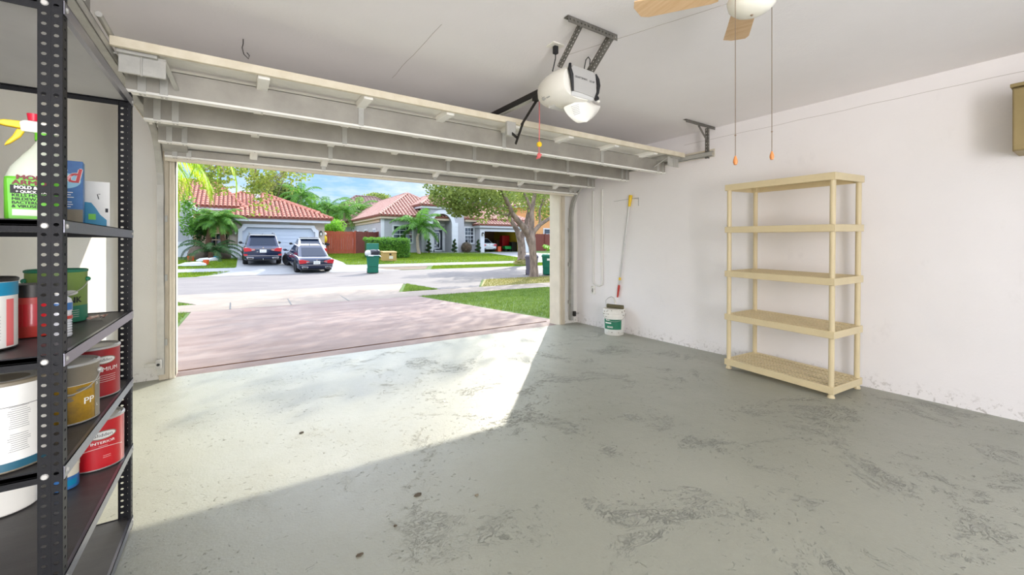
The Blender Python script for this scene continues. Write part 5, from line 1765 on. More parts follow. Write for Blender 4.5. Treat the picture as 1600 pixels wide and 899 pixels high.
# ================================================================== cars
def car(name, label, loc, rz, L, W, H, paint, suv=False, roof_m=None, steer=0.0, plate=True, spoiler=False):
    """rear at local y=0, front at +y"""
    t = thing(name, label, 'car', loc, rz=rz, group='cars across the street')
    belt = H * (.60 if suv else .62)
    zb = .24 if suv else .20
    hw = W / 2
    # lower body: cross-sections lofted along the length
    def sec(y, w_, z0, z1, rnd_=.12):
        pts = []
        prof = [(-w_ * .86, z0), (-w_ * .97, z0 + .10), (-w_, z0 + (z1 - z0) * .45), (-w_ * .985, z0 + (z1 - z0) * .75), (-w_ * .93, z1 - .05), (-w_ * .84, z1), (w_ * .84, z1), (w_ * .93, z1 - .05), (w_ * .985, z0 + (z1 - z0) * .75), (w_, z0 + (z1 - z0) * .45), (w_ * .97, z0 + .10), (w_ * .86, z0)]
        return [(x, y, z) for x, z in prof]
    tb = belt + (.02 if suv else -.0)
    secs = [sec(0.03, hw * .90, zb + .16, tb - .10), sec(.10, hw * .96, zb + .06, tb - .02), sec(.45, hw, zb, tb), sec(L * .3, hw, zb, belt + .02), sec(L * .55, hw, zb, belt), sec(L * .70, hw * .99, zb, belt - .02), sec(L * .85, hw * .97, zb, belt - .10), sec(L * .955, hw * .92, zb + .04, belt - .22), sec(L, hw * .80, zb + .12, belt - .38)]
    body = MB().loft(secs).build('body', paint, t, smooth=True, angle=50, world=False)
    # cabin
    if suv:
        yr0, yr1, yf1, yf0 = .10, .62, L * .58, L * .74
    else:
        yr0, yr1, yf1, yf0 = .62, 1.45, L * .56, L * .74
    wr, wb_ = hw * .70, hw * .88
    zr = H
    def cab(y, w_, z): return (y, w_, z)
    low = belt - .02
    A = [(-wb_, yr0, low), (wb_, yr0, low), (wb_, yf0, low - .04), (-wb_, yf0, low - .04)]
    B = [(-wr, yr1, zr - .04), (wr, yr1, zr - .04), (wr, yf1, zr - .03), (-wr, yf1, zr - .03)]
    mid = [(-wr * .94, (yr1 + yf1) / 2, zr), (wr * .94, (yr1 + yf1) / 2, zr)]
    cb_ = MB().add(A + B, [(0, 1, 5, 4), (1, 2, 6, 5), (2, 3, 7, 6), (3, 0, 4, 7), (0, 3, 2, 1), (4, 5, 6, 7)])
    cabin = cb_.build('cabin', paint, t, bevel=.07, seg=3, world=False)
    rf = MB().loft([[(-wr * .9, yr1 + .02, zr - .05), (-wr * .86, yr1 + .02, zr - .01), (wr * .86, yr1 + .02, zr - .01), (wr * .9, yr1 + .02, zr - .05)], [(-wr * .96, (yr1 + yf1) / 2, zr - .05), (-wr * .86, (yr1 + yf1) / 2, zr + .015), (wr * .86, (yr1 + yf1) / 2, zr + .015), (wr * .96, (yr1 + yf1) / 2, zr - .05)], [(-wr * .9, yf1, zr - .05), (-wr * .86, yf1, zr - .015), (wr * .86, yf1, zr - .015), (wr * .9, yf1, zr - .05)]])
    rf.build('roof', roof_m or paint, t, bevel=.02, world=False)
    # glazing set just proud of each cabin face
    def pane(idx, s0, s1, t0, t1, name_='window', off=.012):
        P = [Vector((A + B)[i]) for i in idx]      # low-left, low-right, top-right, top-left
        def pt(s, q):
            lo = P[0].lerp(P[1], s); hi = P[3].lerp(P[2], s)
            return lo.lerp(hi, q)
        nr = (P[1] - P[0]).cross(P[3] - P[0]).normalized()
        ctr = sum(P, Vector()) / 4 - Vector((0, (yr0 + yf0) / 2, (low + zr) / 2))
        if nr.dot(ctr) < 0: nr = -nr
        q = [pt(s0, t0) + nr * off, pt(s1, t0) + nr * off, pt(s1, t1) + nr * off, pt(s0, t1) + nr * off]
        vs_ = q + [v - nr * .03 for v in q]
        return MB().add(vs_, [(0, 1, 2, 3), (7, 6, 5, 4), (0, 4, 5, 1), (1, 5, 6, 2), (2, 6, 7, 3), (3, 7, 4, 0)]).build(name_, M_CARGLASS, t, world=False)
    pane((0, 1, 5, 4), .09, .91, .14 if suv else .10, .86, 'rear_window')
    pane((2, 3, 7, 6), .08, .92, .08, .90, 'windscreen')
    for idx in ((1, 2, 6, 5), (3, 0, 4, 7)):
        cuts = ((.06, .30), (.33, .60), (.63, .92)) if suv else ((.08, .46), (.49, .90))
        for (s0, s1) in cuts:
            if idx[0] == 3: s0, s1 = 1 - s1, 1 - s0
            pane(idx, s0, s1, .12, .86, 'side_window')
    # wheels
    R = .38 if suv else .34
    for (x, y) in ((-hw + .12, .95), (hw - .12, .95), (-hw + .12, L - .95), (hw - .12, L - .95)):
        s_ = 1 if x > 0 else -1
        Mw = Matrix.Translation((x, y, R)) @ Matrix.Rotation(steer if y > L / 2 else 0, 4, 'Z') @ Matrix.Rotation(PI / 2, 4, 'Y')
        wprof = [(R * .62, -.13), (R * .93, -.13), (R, -.09), (R, .09), (R * .93, .13), (R * .62, .13)]
        w_ = MB().lathe(wprof + [wprof[0]], 28, Mw).build('wheel', M_TYRE, t, smooth=True, world=False)
        rim = MB().lathe([(0, s_ * .07), (R * .2, s_ * .09), (R * .60, s_ * .10), (R * .63, s_ * .12), (R * .63, -s_ * .12)], 28, Mw)
        for k in range(5):
            rim.box(-.02, .02, .03, R * .6, s_ * .08 - .02, s_ * .08 + .04, Mw @ Matrix.Rotation(2 * PI * k / 5, 4, 'Z'))
        rim.build('rim', M_RIM, w_, smooth=True, world=False)
        am = MB().lathe([(R + .03, s_ * (hw - abs(x)) - s_ * .02), (R + .07, s_ * (hw - abs(x)) + s_ * .012), (R + .09, s_ * (hw - abs(x)) + s_ * .004)], 20, Matrix.Translation((x, y, R)) @ Matrix.Rotation(PI / 2, 4, 'Y'), PI * .5, PI * 1.5)
        am.build('wheel_arch', M_BLACK, t, smooth=True, world=False, fixn=False)
    # rear details
    zt = tb
    tlz = zt - .20 if suv else zt - .22
    for s_ in (-1, 1):
        poly = [(s_ * hw * .99, tlz + .13), (s_ * hw * .95, tlz - .10), (s_ * hw * .62, tlz - .07), (s_ * hw * .40, tlz - .02), (s_ * hw * .42, tlz + .05), (s_ * hw * .80, tlz + .14)]
        lamp = MB().prism(poly, .005, .17, 'y').build('tail_lamp', M_TAIL, t, bevel=.015, world=False)
        MB().prism([(s_ * hw * .56, tlz - .04), (s_ * hw * .42, tlz - .01), (s_ * hw * .43, tlz + .025), (s_ * hw * .60, tlz + .02)], -.002, .01, 'y').build('reverse_lamp', M_CHROME, lamp, world=False)
        if suv:
            MB().prism([(s_ * hw * .98, tlz - .22), (s_ * hw * .96, tlz - .34), (s_ * hw * .80, tlz - .34), (s_ * hw * .78, tlz - .24)], .0, .12, 'y').build('fog_lamp', M_TAIL, t, world=False)
        ex = MB().prism([(s_ * hw * .80, zb + .12), (s_ * hw * .50, zb + .12), (s_ * hw * .46, zb + .22), (s_ * hw * .84, zb + .24)], -.01, .10, 'y').build('exhaust', M_CHROME, t, bevel=.01, world=False)
        MB().prism([(s_ * hw * .76, zb + .14), (s_ * hw * .53, zb + .14), (s_ * hw * .51, zb + .20), (s_ * hw * .79, zb + .21)], -.014, -.009, 'y').build('exhaust_hole', M_BLACK, ex, world=False)
        mr = MB().sphere((s_ * (hw + .10), yf0 - .18, belt + .10), .11, 12, 8, (1.0, .6, .75)).build('mirror', M_BLACK if suv or spoiler else paint, t, smooth=True, world=False)
        MB().box(min(s_ * hw * .9, s_ * (hw + .06)), max(s_ * hw * .9, s_ * (hw + .06)), yf0 - .2, yf0 - .15, belt + .03, belt + .07).build('mirror_arm', M_BLACK, mr, world=False)
        if suv:
            MB().tube([(s_ * wr * .92, yr1 + .1, zr + .0), (s_ * wr * .92, yr1 + .22, zr + .055), (s_ * wr * .92, yf1 - .2, zr + .06), (s_ * wr * .92, yf1 - .05, zr + .0)], .018, 8).build('roof_rail', M_BLACK, t, smooth=True, world=False)
    MB().box(-hw * .86, hw * .86, .0, .12, zb + .04, zb + .10).build('diffuser', M_BLACK, t, bevel=.01, world=False)
    MB().box(-hw * .93, hw * .93, .0, .09, zb + .30, zb + .325).build('bumper_trim', M_CHROME, t, world=False)
    if suv:
        MB().box(-hw * .64, hw * .64, .0, .05, tlz + .065, tlz + .085).build('chrome_bar', M_CHROME, t, world=False)
        pzz = tlz - .06
    else:
        MB().box(-hw * .40, hw * .40, .0, .06, tlz + .0, tlz + .02).build('chrome_bar', M_CHROME, t, world=False)
        pzz = zb + .44
    MB().tube([(0, -.005, tlz + (.14 if suv else .09)), (0, .05, tlz + (.14 if suv else .09))], .045, 14).build('badge', M_CHROME, t, world=False)
    if plate:
        p_ = MB().box(-.17, .17, -.012, .06, pzz - .085, pzz + .085).build('number_plate', M_INKW, t, bevel=.005, world=False)
        g_ = MB()
        for k in range(3):
            g_.box(-.11 + k * .08, -.06 + k * .08, -.0145, -.0118, pzz - .03, pzz + .02)
        g_.build('plate_marks', M_GREYPL, p_, world=False)
    if suv:
        MB().tube([(0, .0, zb + .10), (0, -.16, zb + .10), (0, -.16, zb + .17)], .025, 8).build('tow_ball', M_CHROME, t, world=False)
        MB().box(-wr * .95, wr * .95, yr1 - .18, yr1 + .1, zr - .045, zr - .01).build('roof_spoiler', M_CHROME if paint is M_NAVY else paint, t, bevel=.012, world=False)
    if spoiler:
        MB().box(-wr * 1.0, wr * 1.0, yr1 - .26, yr1 + .08, zr - .08, zr - .035).build('roof_spoiler', paint, t, bevel=.015, world=False)
    MB().sphere((0, yr1 + .35, zr + .03), .05, 8, 6, (.5, 1.2, .8)).build('roof_antenna', paint, t, smooth=True, world=False)
    return t

def on_slope(t, L):
    x, y, z = t.location
    rz = t.rotation_euler.z
    y2 = y + (L - .95) * math.cos(rz); y1 = y + .95 * math.cos(rz)
    pitch = math.atan2(gz(y2) - gz(y1), (L - 1.9))
    t.rotation_euler = (pitch, 0, rz)
    t.location.z = gz(y1) - math.sin(pitch) * .95 + .016
    return t
on_slope(car('car', 'dark blue large car parked nearest the white garage door, left of the other two', (1.36, 28.5, 0), 0.0, 5.0, 1.98, 1.78, M_NAVY, suv=True), 5.0)
on_slope(car('car', 'dark blue saloon car on the concrete driveway in front of the white car', (3.74, 25.1, 0), math.radians(5), 4.6, 1.82, 1.45, M_NAVY, steer=math.radians(24)), 4.6)
on_slope(car('car', 'white car with black roof, hidden behind the dark blue saloon', (4.30, 30.6, 0), 0, 3.85, 1.85, 1.52, M_CARWHITE, suv=False, roof_m=M_BLACK, spoiler=True), 3.85)
c4 = car('car', 'white car inside the open garage of the grey house', (22.45, 37.9, b2 + .22), 0, 4.5, 1.8, 1.5, M_CARWHITE)

# ================================================================== plants
def leaves(name, C, size, mt, parent=None, seed=0, flat=.6, aspect=.45, droop=0.0, jitter=.3):
    """diamond leaves at points C"""
    rg = np.random.default_rng(seed)
    n = len(C)
    th = rg.uniform(0, 2 * PI, n)
    el = rg.normal(-droop, .6, n)
    d = np.column_stack([np.cos(th) * np.cos(el), np.sin(th) * np.cos(el), np.sin(el)])
    r = rg.normal(0, 1, (n, 3)); r[:, 2] *= flat
    s = np.cross(d, r); s /= np.linalg.norm(s, axis=1, keepdims=True) + 1e-9
    sz = size * rg.uniform(1 - jitter, 1 + jitter, (n, 1))
    V = np.stack([C - d * sz * .5, C + s * sz * aspect * .5, C + d * sz * .5, C - s * sz * aspect * .5], axis=1)
    return np_mesh(name, V.reshape(-1, 3), np.arange(4 * n).reshape(n, 4), mt, parent)

def blob(n, c, r, rg, hollow=.35):
    d = rg.normal(0, 1, (n, 3)); d /= np.linalg.norm(d, axis=1, keepdims=True)
    q = rg.uniform(hollow ** 3, 1, (n, 1)) ** (1 / 3)
    return np.array(c) + d * q * np.array(r)

def limb(p0, p1, r0, r1, sag, rg, n=6):
    p0, p1 = Vector(p0), Vector(p1)
    pts, rs = [], []
    for i in range(n + 1):
        t = i / n
        p = p0.lerp(p1, t) + Vector((rg.normal(0, .03), rg.normal(0, .03), 0)) * (p1 - p0).length * (0 if i in (0, n) else 1)
        p.z += sag * math.sin(PI * t)
        pts.append(p); rs.append(r0 + (r1 - r0) * t)
    return pts, rs

# near street tree (right): short rough trunk that forks low, spreading crown
rg = np.random.default_rng(12)
T1 = thing('street_tree', 'forked rough-barked tree on the dry verge across the sidewalk, nearest tree', 'tree', (12.1, 16.1, gz(16.1)))
tb_ = Vector((12.1, 16.1, gz(16.1) - .05))
def tp(px, py, dy=0): return at_y(px, py, 16.1 + dy)
trunk = MB()
trunk.tube([tp(834.5, 433), tp(834.5, 429), tp(834, 415), tp(833, 400), tp(831.5, 386), tp(829, 373), tp(828, 362)], [.27, .22, .19, .175, .18, .24, .17], 14)
trunk.tube([tp(829, 374), tp(820, 358), tp(811, 347), tp(801, 335), tp(792, 315, -.3), tp(784, 297, -.5), tp(775, 275, -.8)], [.18, .155, .14, .12, .10, .07, .05], 10)
trunk.tube([tp(828, 368), tp(831, 347), tp(831, 330), tp(834, 312), tp(838, 292), tp(842, 262)], [.16, .13, .11, .10, .09, .06], 10)
trunk.tube([tp(830, 370), tp(835, 361), tp(844, 351), tp(861, 340), tp(880, 322, .2), tp(905, 300, .4)], [.14, .11, .10, .085, .06, .04], 10)
trunk.tube([tp(811, 347), tp(800, 336), tp(785, 335), tp(768, 331)], [.08, .06, .045, .03], 8)
trunk.tube([tp(803, 337), tp(796, 324), tp(782, 324), tp(760, 318, -.3), tp(735, 318, -.6)], [.07, .06, .05, .04, .03], 8)
trunk.tube([tp(831, 330), tp(822, 308), tp(810, 285, .4), tp(800, 262, .8)], [.08, .06, .05, .04], 8)
trunk.tube([tp(844, 351), tp(843, 330), tp(850, 308), tp(858, 285)], [.07, .05, .04, .03], 8)
trunk.build('trunk', M_BARK, T1, smooth=True, angle=80)
Cs = []
def cl(px, py, dy, r, n):
    c = tp(px, py, dy)
    Cs.append(blob(n, c, (r * 1.15, r * 1.15, r * .8), rg, .1))
for (px, py, dy, r, n) in ((706, 300, -.6, .95, 1200), (728, 316, -.2, .75, 1000), (748, 302, .3, 1.0, 1200), (694, 308, -.2, .55, 600), (714, 328, -.3, .42, 420), (738, 330, .1, .42, 380), (772, 305, .6, .85, 560), (775, 328, -.6, .5, 300), (792, 330, .3, .42, 170), (800, 295, -.3, .9, 420), (815, 318, 1.2, .65, 240), (845, 333, 1.3, .5, 170), (850, 318, .9, .7, 320), (858, 300, -.3, .8, 420), (860, 330, 1.2, .5, 190), (760, 285, -1, 1.1, 1000), (725, 280, .6, 1.1, 1100), (692, 285, .6, .8, 700), (880, 300, .4, 1.0, 500), (755, 342, .8, .32, 110), (788, 341, .9, .32, 90), (845, 342, 1.1, .3, 70), (905, 310, 0, 1.0, 400), (768, 318, .9, .6, 260), (822, 298, .8, .7, 260)):
    cl(px, py, dy, r, n)
# upper crown, out of the picture but shading the driveway
for i in range(70):
    a_ = rg.uniform(0, 2 * PI); q = rg.uniform(0, 1) ** .5
    c = np.array([11.6 + 5.4 * q * math.cos(a_), 16.3 + 5.0 * q * math.sin(a_), 5.2 + 4.4 * (1 - q * .6) * rg.uniform(.1, 1)])
    Cs.append(blob(330, c, (1.2, 1.2, .9), rg, .1))
C_ = np.concatenate(Cs)
# leaves cut away so the crown's shadow spares part of the floor
keep = (C_[:, 2] < (C_[:, 1] - 3.5) / 1.345 + rg.normal(0, .12, len(C_))) & (C_[:, 2] < (C_[:, 0] + .1) / 1.28 + rg.normal(0, .25, len(C_)))
keep &= rg.uniform(0, 1, len(C_)) < .85
leaves('foliage', C_[keep], .145, M_LEAF_T, T1, seed=3, aspect=.5)

# far verge tree with mulch mound
T2 = thing('street_tree', 'smaller tree across the street before the open garage, in a mulch mound', 'tree', (18.75, 26.4, gz(26.4)))
def tq(px, py, dy=0): return at_y(px, py, 26.4 + dy)
MB().tube([tq(816, 412), tq(815.5, 400), tq(815, 385), tq(813, 370)], [.42, .34, .30, .30], 12).tube([tq(813.5, 376), tq(808, 360), tq(800, 347), tq(794, 335), tq(790, 318)], [.28, .20, .15, .12, .09], 10).tube([tq(814, 374), tq(822, 352), tq(826, 330), tq(824, 300)], [.24, .18, .13, .08], 10).build('trunk', M_BARK, T2, smooth=True, angle=80)
Cs = []
for i in range(26):
    a_ = rg.uniform(0, 2 * PI); q = rg.uniform(0, 1) ** .5
    Cs.append(blob(330, (18.5 + 3.2 * q * math.cos(a_), 26.6 + 3 * q * math.sin(a_), 4.7 + 3 * rg.uniform(0, 1) * (1 - .5 * q)), (1.1, 1.1, .7), rg, .1))
leaves('foliage', np.concatenate(Cs), .2, M_LEAF_T, T2, seed=4, aspect=.5)
mo = MB().sphere((18.75, 26.35, gz(26.35)), 1.0, 20, 10, (.95, .8, .42)).build('mulch_mound', M_LAWN2, T2, smooth=True)
leaves('weeds', blob(900, (18.75, 26.3, gz(26.3) + .15), (.95, .8, .35), rg, .7), .14, M_BLADE2, T2, seed=5)

# big tree left of the view whose twigs hang in front of the sky
T3 = thing('overhanging_tree', 'yellow green leafy branches hanging into view at top left of the opening', 'tree', (-4.2, 12.4, gz(12.4)))
tk = MB()
b3 = Vector((-4.2, 12.4, gz(12.4) - .05))
tk.tube([b3, b3 + Vector((.1, 0, 1.2)), b3 + Vector((.2, -.1, 2.6)), b3 + Vector((.5, 0, 3.8)), b3 + Vector((1.0, .1, 5.0))], [.26, .2, .18, .14, .08], 12)
def tr3(px, py, Y): return at_y(px, py, Y)
YB3 = 12.2
main = [b3 + Vector((.4, 0, 3.4)), tr3(296, 240, YB3), tr3(345, 246, YB3), tr3(400, 252, YB3), tr3(450, 262, YB3), tr3(486, 268, YB3)]
tk.tube(main, [.05, .035, .028, .02, .012, .006], 8)
Cs = []
for (px, py) in ((318, 270), (335, 262), (350, 272), (325, 285), (372, 264), (345, 292)):
    tk.tube([main[2], tr3(px, py, YB3 + rg.uniform(-.4, .4))], [.02, .006], 5)
    Cs.append(blob(110, tr3(px, py, YB3 + rg.uniform(-.4, .4)), (.30, .30, .20), rg, 0))
for (px, py) in ((388, 268), (400, 280), (412, 272), (425, 265), (408, 292), (440, 270), (396, 296), (456, 270), (420, 284)):
    tk.tube([main[4] if px > 405 else main[3], tr3(px, py, YB3 + rg.uniform(-.4, .4))], [.015, .005], 5)
    Cs.append(blob(80, tr3(px, py, YB3 + rg.uniform(-.4, .4)), (.28, .28, .20), rg, 0))
for (px, py, n) in ((470, 273, 30), (482, 270, 16), (478, 279, 14), (400, 310, 26), (418, 302, 26), (396, 328, 18), (425, 330, 14), (412, 318, 16), (455, 292, 14)):
    tk.tube([main[4], tr3(px, py, YB3)], [.01, .004], 5)
    Cs.append(blob(n, tr3(px, py, YB3 + rg.uniform(-.3, .3)), (.20, .2, .2), rg, 0))
tk.build('branches', M_BARK, T3, smooth=True, angle=80)
for i in range(22):
    a_ = rg.uniform(0, 2 * PI); q = rg.uniform(0, 1) ** .5
    Cs.append(blob(240, (-3.6 + 2.6 * q * math.cos(a_), 12.4 + 2.4 * q * math.sin(a_), 4.6 + 1.8 * rg.uniform(0, 1)), (.8, .8, .5), rg, .1))
leaves('foliage', np.concatenate(Cs), .10, M_LEAF_Y, T3, seed=6, aspect=.55)

# palms: every frond a part of its own
def frond(L, up, az, droop, nl, wl, ll, seed, base, curl=1.0):
    """pinnate frond geometry from base"""
    rg_ = random.Random(seed)
    base = Vector(base)
    h = Vector((math.cos(az), math.sin(az), 0))
    pts = []
    N = 12
    ang = up
    p = base.copy()
    pts.append(p.copy())
    for i in range(N):
        ang -= droop / N * (0.5 + i / N)
        p = p + (h * math.cos(ang) + Vector((0, 0, 1)) * math.sin(ang)) * (L / N)
        pts.append(p.copy())
    m_ = MB()
    m_.tube(pts, [.022 * L / 2 * (1 - .85 * i / N) + .003 for i in range(N + 1)], 5)
    side = Vector((-h.y, h.x, 0))
    for k in range(nl):
        t = .12 + .87 * k / (nl - 1)
        f = t * N
        i = min(N - 1, int(f))
        c = pts[i].lerp(pts[i + 1], f - i)
        d = (pts[i + 1] - pts[i]).normalized()
        nrm = side.cross(d)
        l_ = ll * (math.sin(PI * (.12 + .8 * t)) ** .7) * rg_.uniform(.85, 1.1)
        for s_ in (-1, 1):
            out = (side * s_ * .85 + d * .55 - Vector((0, 0, 1)) * .35 * curl * rg_.uniform(.6, 1.4)).normalized()
            w_ = d * wl * .5
            mid = c + out * l_ * .5 + Vector((0, 0, .03 * l_))
            tip = c + out * l_ - Vector((0, 0, .18 * l_ * curl))
            m_.add([c - w_ * .6, c + w_ * .6, mid + w_, mid - w_, tip], [(0, 1, 2, 3), (3, 2, 4)])
    return m_

def palm(name, label, base, trunk_pts, trunk_r, trunk_m, nf, L, mt, seed, up0=(-.2, 1.2), nl=26, wl=.05, ll=.5, droop=1.6, az=None, crownshaft=None):
    t = thing(name, label, 'palm', base)
    m_ = MB()
    pts = [Vector(p) for p in trunk_pts]
    rs = [trunk_r * (1.25 - .45 * i / (len(pts) - 1)) for i in range(len(pts))]
    m_.tube(pts, rs, 12)
    m_.build('trunk', trunk_m, t, smooth=True, angle=80)
    if crownshaft:
        MB().tube([pts[-1], pts[-1] + Vector((0, 0, crownshaft))], [trunk_r * .9, trunk_r * .45], 12).build('crownshaft', mt, t, smooth=True)
        top = pts[-1] + Vector((0, 0, crownshaft * .8))
    else:
        top = pts[-1]
    rg_ = random.Random(seed)
    for i in range(nf):
        a_ = (2.399963 * i + rg_.uniform(-.2, .2)) if az is None else az[i % len(az)] + rg_.uniform(-.15, .15)
        u_ = up0[0] + (up0[1] - up0[0]) * (i / max(1, nf - 1)) + rg_.uniform(-.1, .1)
        f = frond(L * rg_.uniform(.85, 1.1), u_, a_, droop * rg_.uniform(.8, 1.2), nl, wl, ll, seed * 50 + i, top)
        f.build('frond', mt, t, fixn=False)
    return t
def gp(px, Y): return Vector((x_at(px, Y), Y, gz(Y)))
b = gp(326, 34.4)
palm('roebelenii_palm'.replace('roebelenii', 'pygmy'), 'short dark-trunked palm leaning left before the beige house porch', b, [b, at_y(325, 385, 34.3), at_y(328, 360, 34.3), at_y(334, 345, 34.3)], .16, M_PTRUNK, 22, 1.5, M_LEAF_P, 3, ll=.42, wl=.05)
b = gp(349, 34.0)
palm('pygmy_palm', 'short brown-trunked palm beside the beige house garage corner', b, [b, at_y(350, 385, 34.0), at_y(346, 360, 34.0), at_y(344, 343, 34.0)], .14, M_PTRUNK, 22, 1.6, M_LEAF_P, 4, ll=.42, wl=.05)
b = gp(330, 33.3)
palm('cycad_plant', 'low wide cycad with arching dark fronds beside the boulder', b, [b, b + Vector((0, 0, .5))], .18, M_PTRUNK, 18, 2.3, M_LEAF_D, 5, up0=(.2, 1.1), ll=.35, wl=.06, droop=1.9)
b = gp(655, 36.2)
palm('coconut_palm', 'young palm with pale ringed trunk before the grey house window', b, [b, at_y(653, 388, 36.2), at_y(652, 372, 36.2), at_y(654, 365, 36.2)], .13, M_PTRUNK2, 17, 2.7, M_LEAF_P, 6, up0=(.05, 1.45), ll=.72, wl=.08, droop=1.7, nl=30, crownshaft=.7)
# palm whose bright fronds hang at the top left corner of the opening
b = Vector((-2.5, 10.4, gz(10.4)))
palm('areca_palm', 'bright yellow green palm fronds hanging at the left jamb', b, [b, b + Vector((.2, .0, 1.6)), b + Vector((.5, .0, 3.45))], .07, M_PTRUNK2, 12, 2.1, M_LEAF_PB, 7, up0=(-.25, .9), ll=.55, wl=.04, droop=1.9, nl=34, az=[0, .25, -.25, .5, -.1, .12, 2.2, -1.4, 3.5, -.5, .05, 1.2])
b = Vector((-2.3, 9.0, gz(9.0)))
palm('areca_palm', 'bright palm fronds arching lower before the beige house roof', b, [b, b + Vector((.1, .0, 2.0)), b + Vector((.25, .0, 3.9))], .07, M_PTRUNK2, 9, 2.75, M_LEAF_PB, 8, up0=(.05, .75), ll=.45, wl=.04, droop=2.0, nl=36, az=[0.0, .1, -.1, .2, 2.4, -.2, 3.6, .04, -1.5])
# palms behind the fence
for i, (px, py, Y, L, lab) in enumerate(((487, 332, 51, 2.6, 'palm behind the fence, leftmost beside the beige house roof'), (512, 326, 52, 3.0, 'palm behind the fence left of the brown roof'), (538, 333, 50, 2.8, 'palm behind the fence below the brown roof peak'), (560, 328, 53, 3.0, 'palm behind the fence nearest the grey house eave'), (470, 307, 53, 2.6, 'tall feathery palm rising behind the beige house roof'))):
    top = at_y(px, py, Y)
    b = Vector((top.x, Y, gz(Y)))
    t = palm('background_palm', lab, b, [b, b.lerp(top, .5), top], .14, M_PTRUNK2, 16, L, M_LEAF_P, 20 + i, up0=(-.2, 1.3), ll=.7, wl=.10, droop=1.7, nl=22)
    t['group'] = 'palms behind the fence'

# round-crowned trees and bushes
def tree_ball(name, label, cat, c, r, n, size, mt, seed, base_y, trunk=True, group=None):
    trunk = trunk and 'shrub' not in name
    rg_ = np.random.default_rng(seed)
    t = thing(name, label, cat, (c[0], base_y, gz(base_y)), group=group)
    C_ = []
    for i in range(14):
        d = rg_.normal(0, 1, 3); d /= np.linalg.norm(d)
        C_.append(blob(n // 14, np.array(c) + d * np.array(r) * .55, np.array(r) * .5, rg_, .5))
    if trunk:
        MB().tube([(c[0], base_y, gz(base_y)), (c[0] + .1, c[1], c[2])], [.2, .12], 8).build('trunk', M_BARK, t, smooth=True)
    leaves('foliage', np.concatenate(C_), size, mt, t, seed=seed)
    return t
p = at_y(424, 306, 56); tree_ball('broadleaf_tree', 'round green tree behind the beige house roof, left of the tall palm', 'tree', p, (2.2, 2.0, 2.6), 3200, .34, M_LEAF_T, 31, 56, group='trees behind the houses')
p = at_y(449, 312, 58); tree_ball('broadleaf_tree', 'dark green tree behind the beige house roof ridge', 'tree', p, (2.6, 2.0, 2.0), 3000, .34, M_LEAF_D, 32, 58, group='trees behind the houses')
p = at_y(586, 316, 78); tree_ball('broadleaf_tree', 'olive green tree crown behind the brown roof', 'tree', p, (4.2, 3, 1.9), 3400, .42, M_LEAF_T, 33, 78, group='trees behind the houses')
p = at_y(500, 345, 63); tree_ball('broadleaf_tree', 'leafy green mass behind the fence and palms', 'tree', p, (5.0, 3, 2.6), 4200, .4, M_LEAF_H, 34, 63, group='trees behind the houses')
p = at_y(556, 347, 61.5); tree_ball('broadleaf_tree', 'green thicket behind the fence beside the grey house', 'tree', p, (4.0, 3, 2.2), 3600, .4, M_LEAF_H, 35, 61.5, group='trees behind the houses')
p = at_y(822, 330, 60); tree_ball('broadleaf_tree', 'bright green tree between the grey and peach houses', 'tree', p, (4.0, 3, 4.4), 3400, .45, M_LEAF_H, 36, 60, group='trees behind the houses')
p = at_y(524, 357, 43); tree_ball('round_bush', 'bright green bush above the red brown gate', 'bush', p, (1.25, 1.2, 1.1), 3000, .18, M_LEAF_B, 37, 43)
p = at_y(314, 361, 35.2); tree_ball('broadleaf_shrub', 'dense dark green shrub before the beige house porch window', 'bush', p, (.85, .7, 1.0), 1700, .2, M_LEAF_D, 38, 34.6)
p = at_y(292, 335, 33.8); tree_ball('broadleaf_shrub', 'thin pale leafy shrub at far left before the grey wall', 'bush', p, (.8, .7, 1.5), 700, .2, M_LEAF_P, 39, 33.8)

# box hedge before the grey house
hx0, hx1, hy, hz0 = x_at(570, 32.6), x_at(637, 32.6), 32.6, gz(32.6)
HD = thing('clipped_hedge', 'clipped green hedge behind the green bin and tan box', 'hedge', ((hx0 + hx1) / 2, hy, hz0))
MB().box(hx0 + .1, hx1 - .1, hy - .45, hy + .45, hz0, hz0 + 1.35).build('inner_twigs', M_LEAF_D, HD)
rg = np.random.default_rng(41)
N = 9000
P_ = np.column_stack([rg.uniform(hx0, hx1, N), rg.uniform(hy - .6, hy + .6, N), rg.uniform(hz0 + .05, hz0 + 1.5, N)])
k = np.argmin(np.column_stack([np.abs(P_[:, 1] - (hy - .6)), np.abs(P_[:, 2] - (hz0 + 1.5)) * 1.0, np.abs(P_[:, 0] - hx1)]), axis=1)
P_[k == 0, 1] = hy - .55 + rg.normal(0, .06, (k == 0).sum()); P_[k == 1, 2] = hz0 + 1.45 + rg.normal(0, .06, (k == 1).sum()); P_[k == 2, 0] = hx1 + rg.normal(0, .06, (k == 2).sum())
leaves('foliage', P_, .13, M_LEAF_H, HD, seed=42)

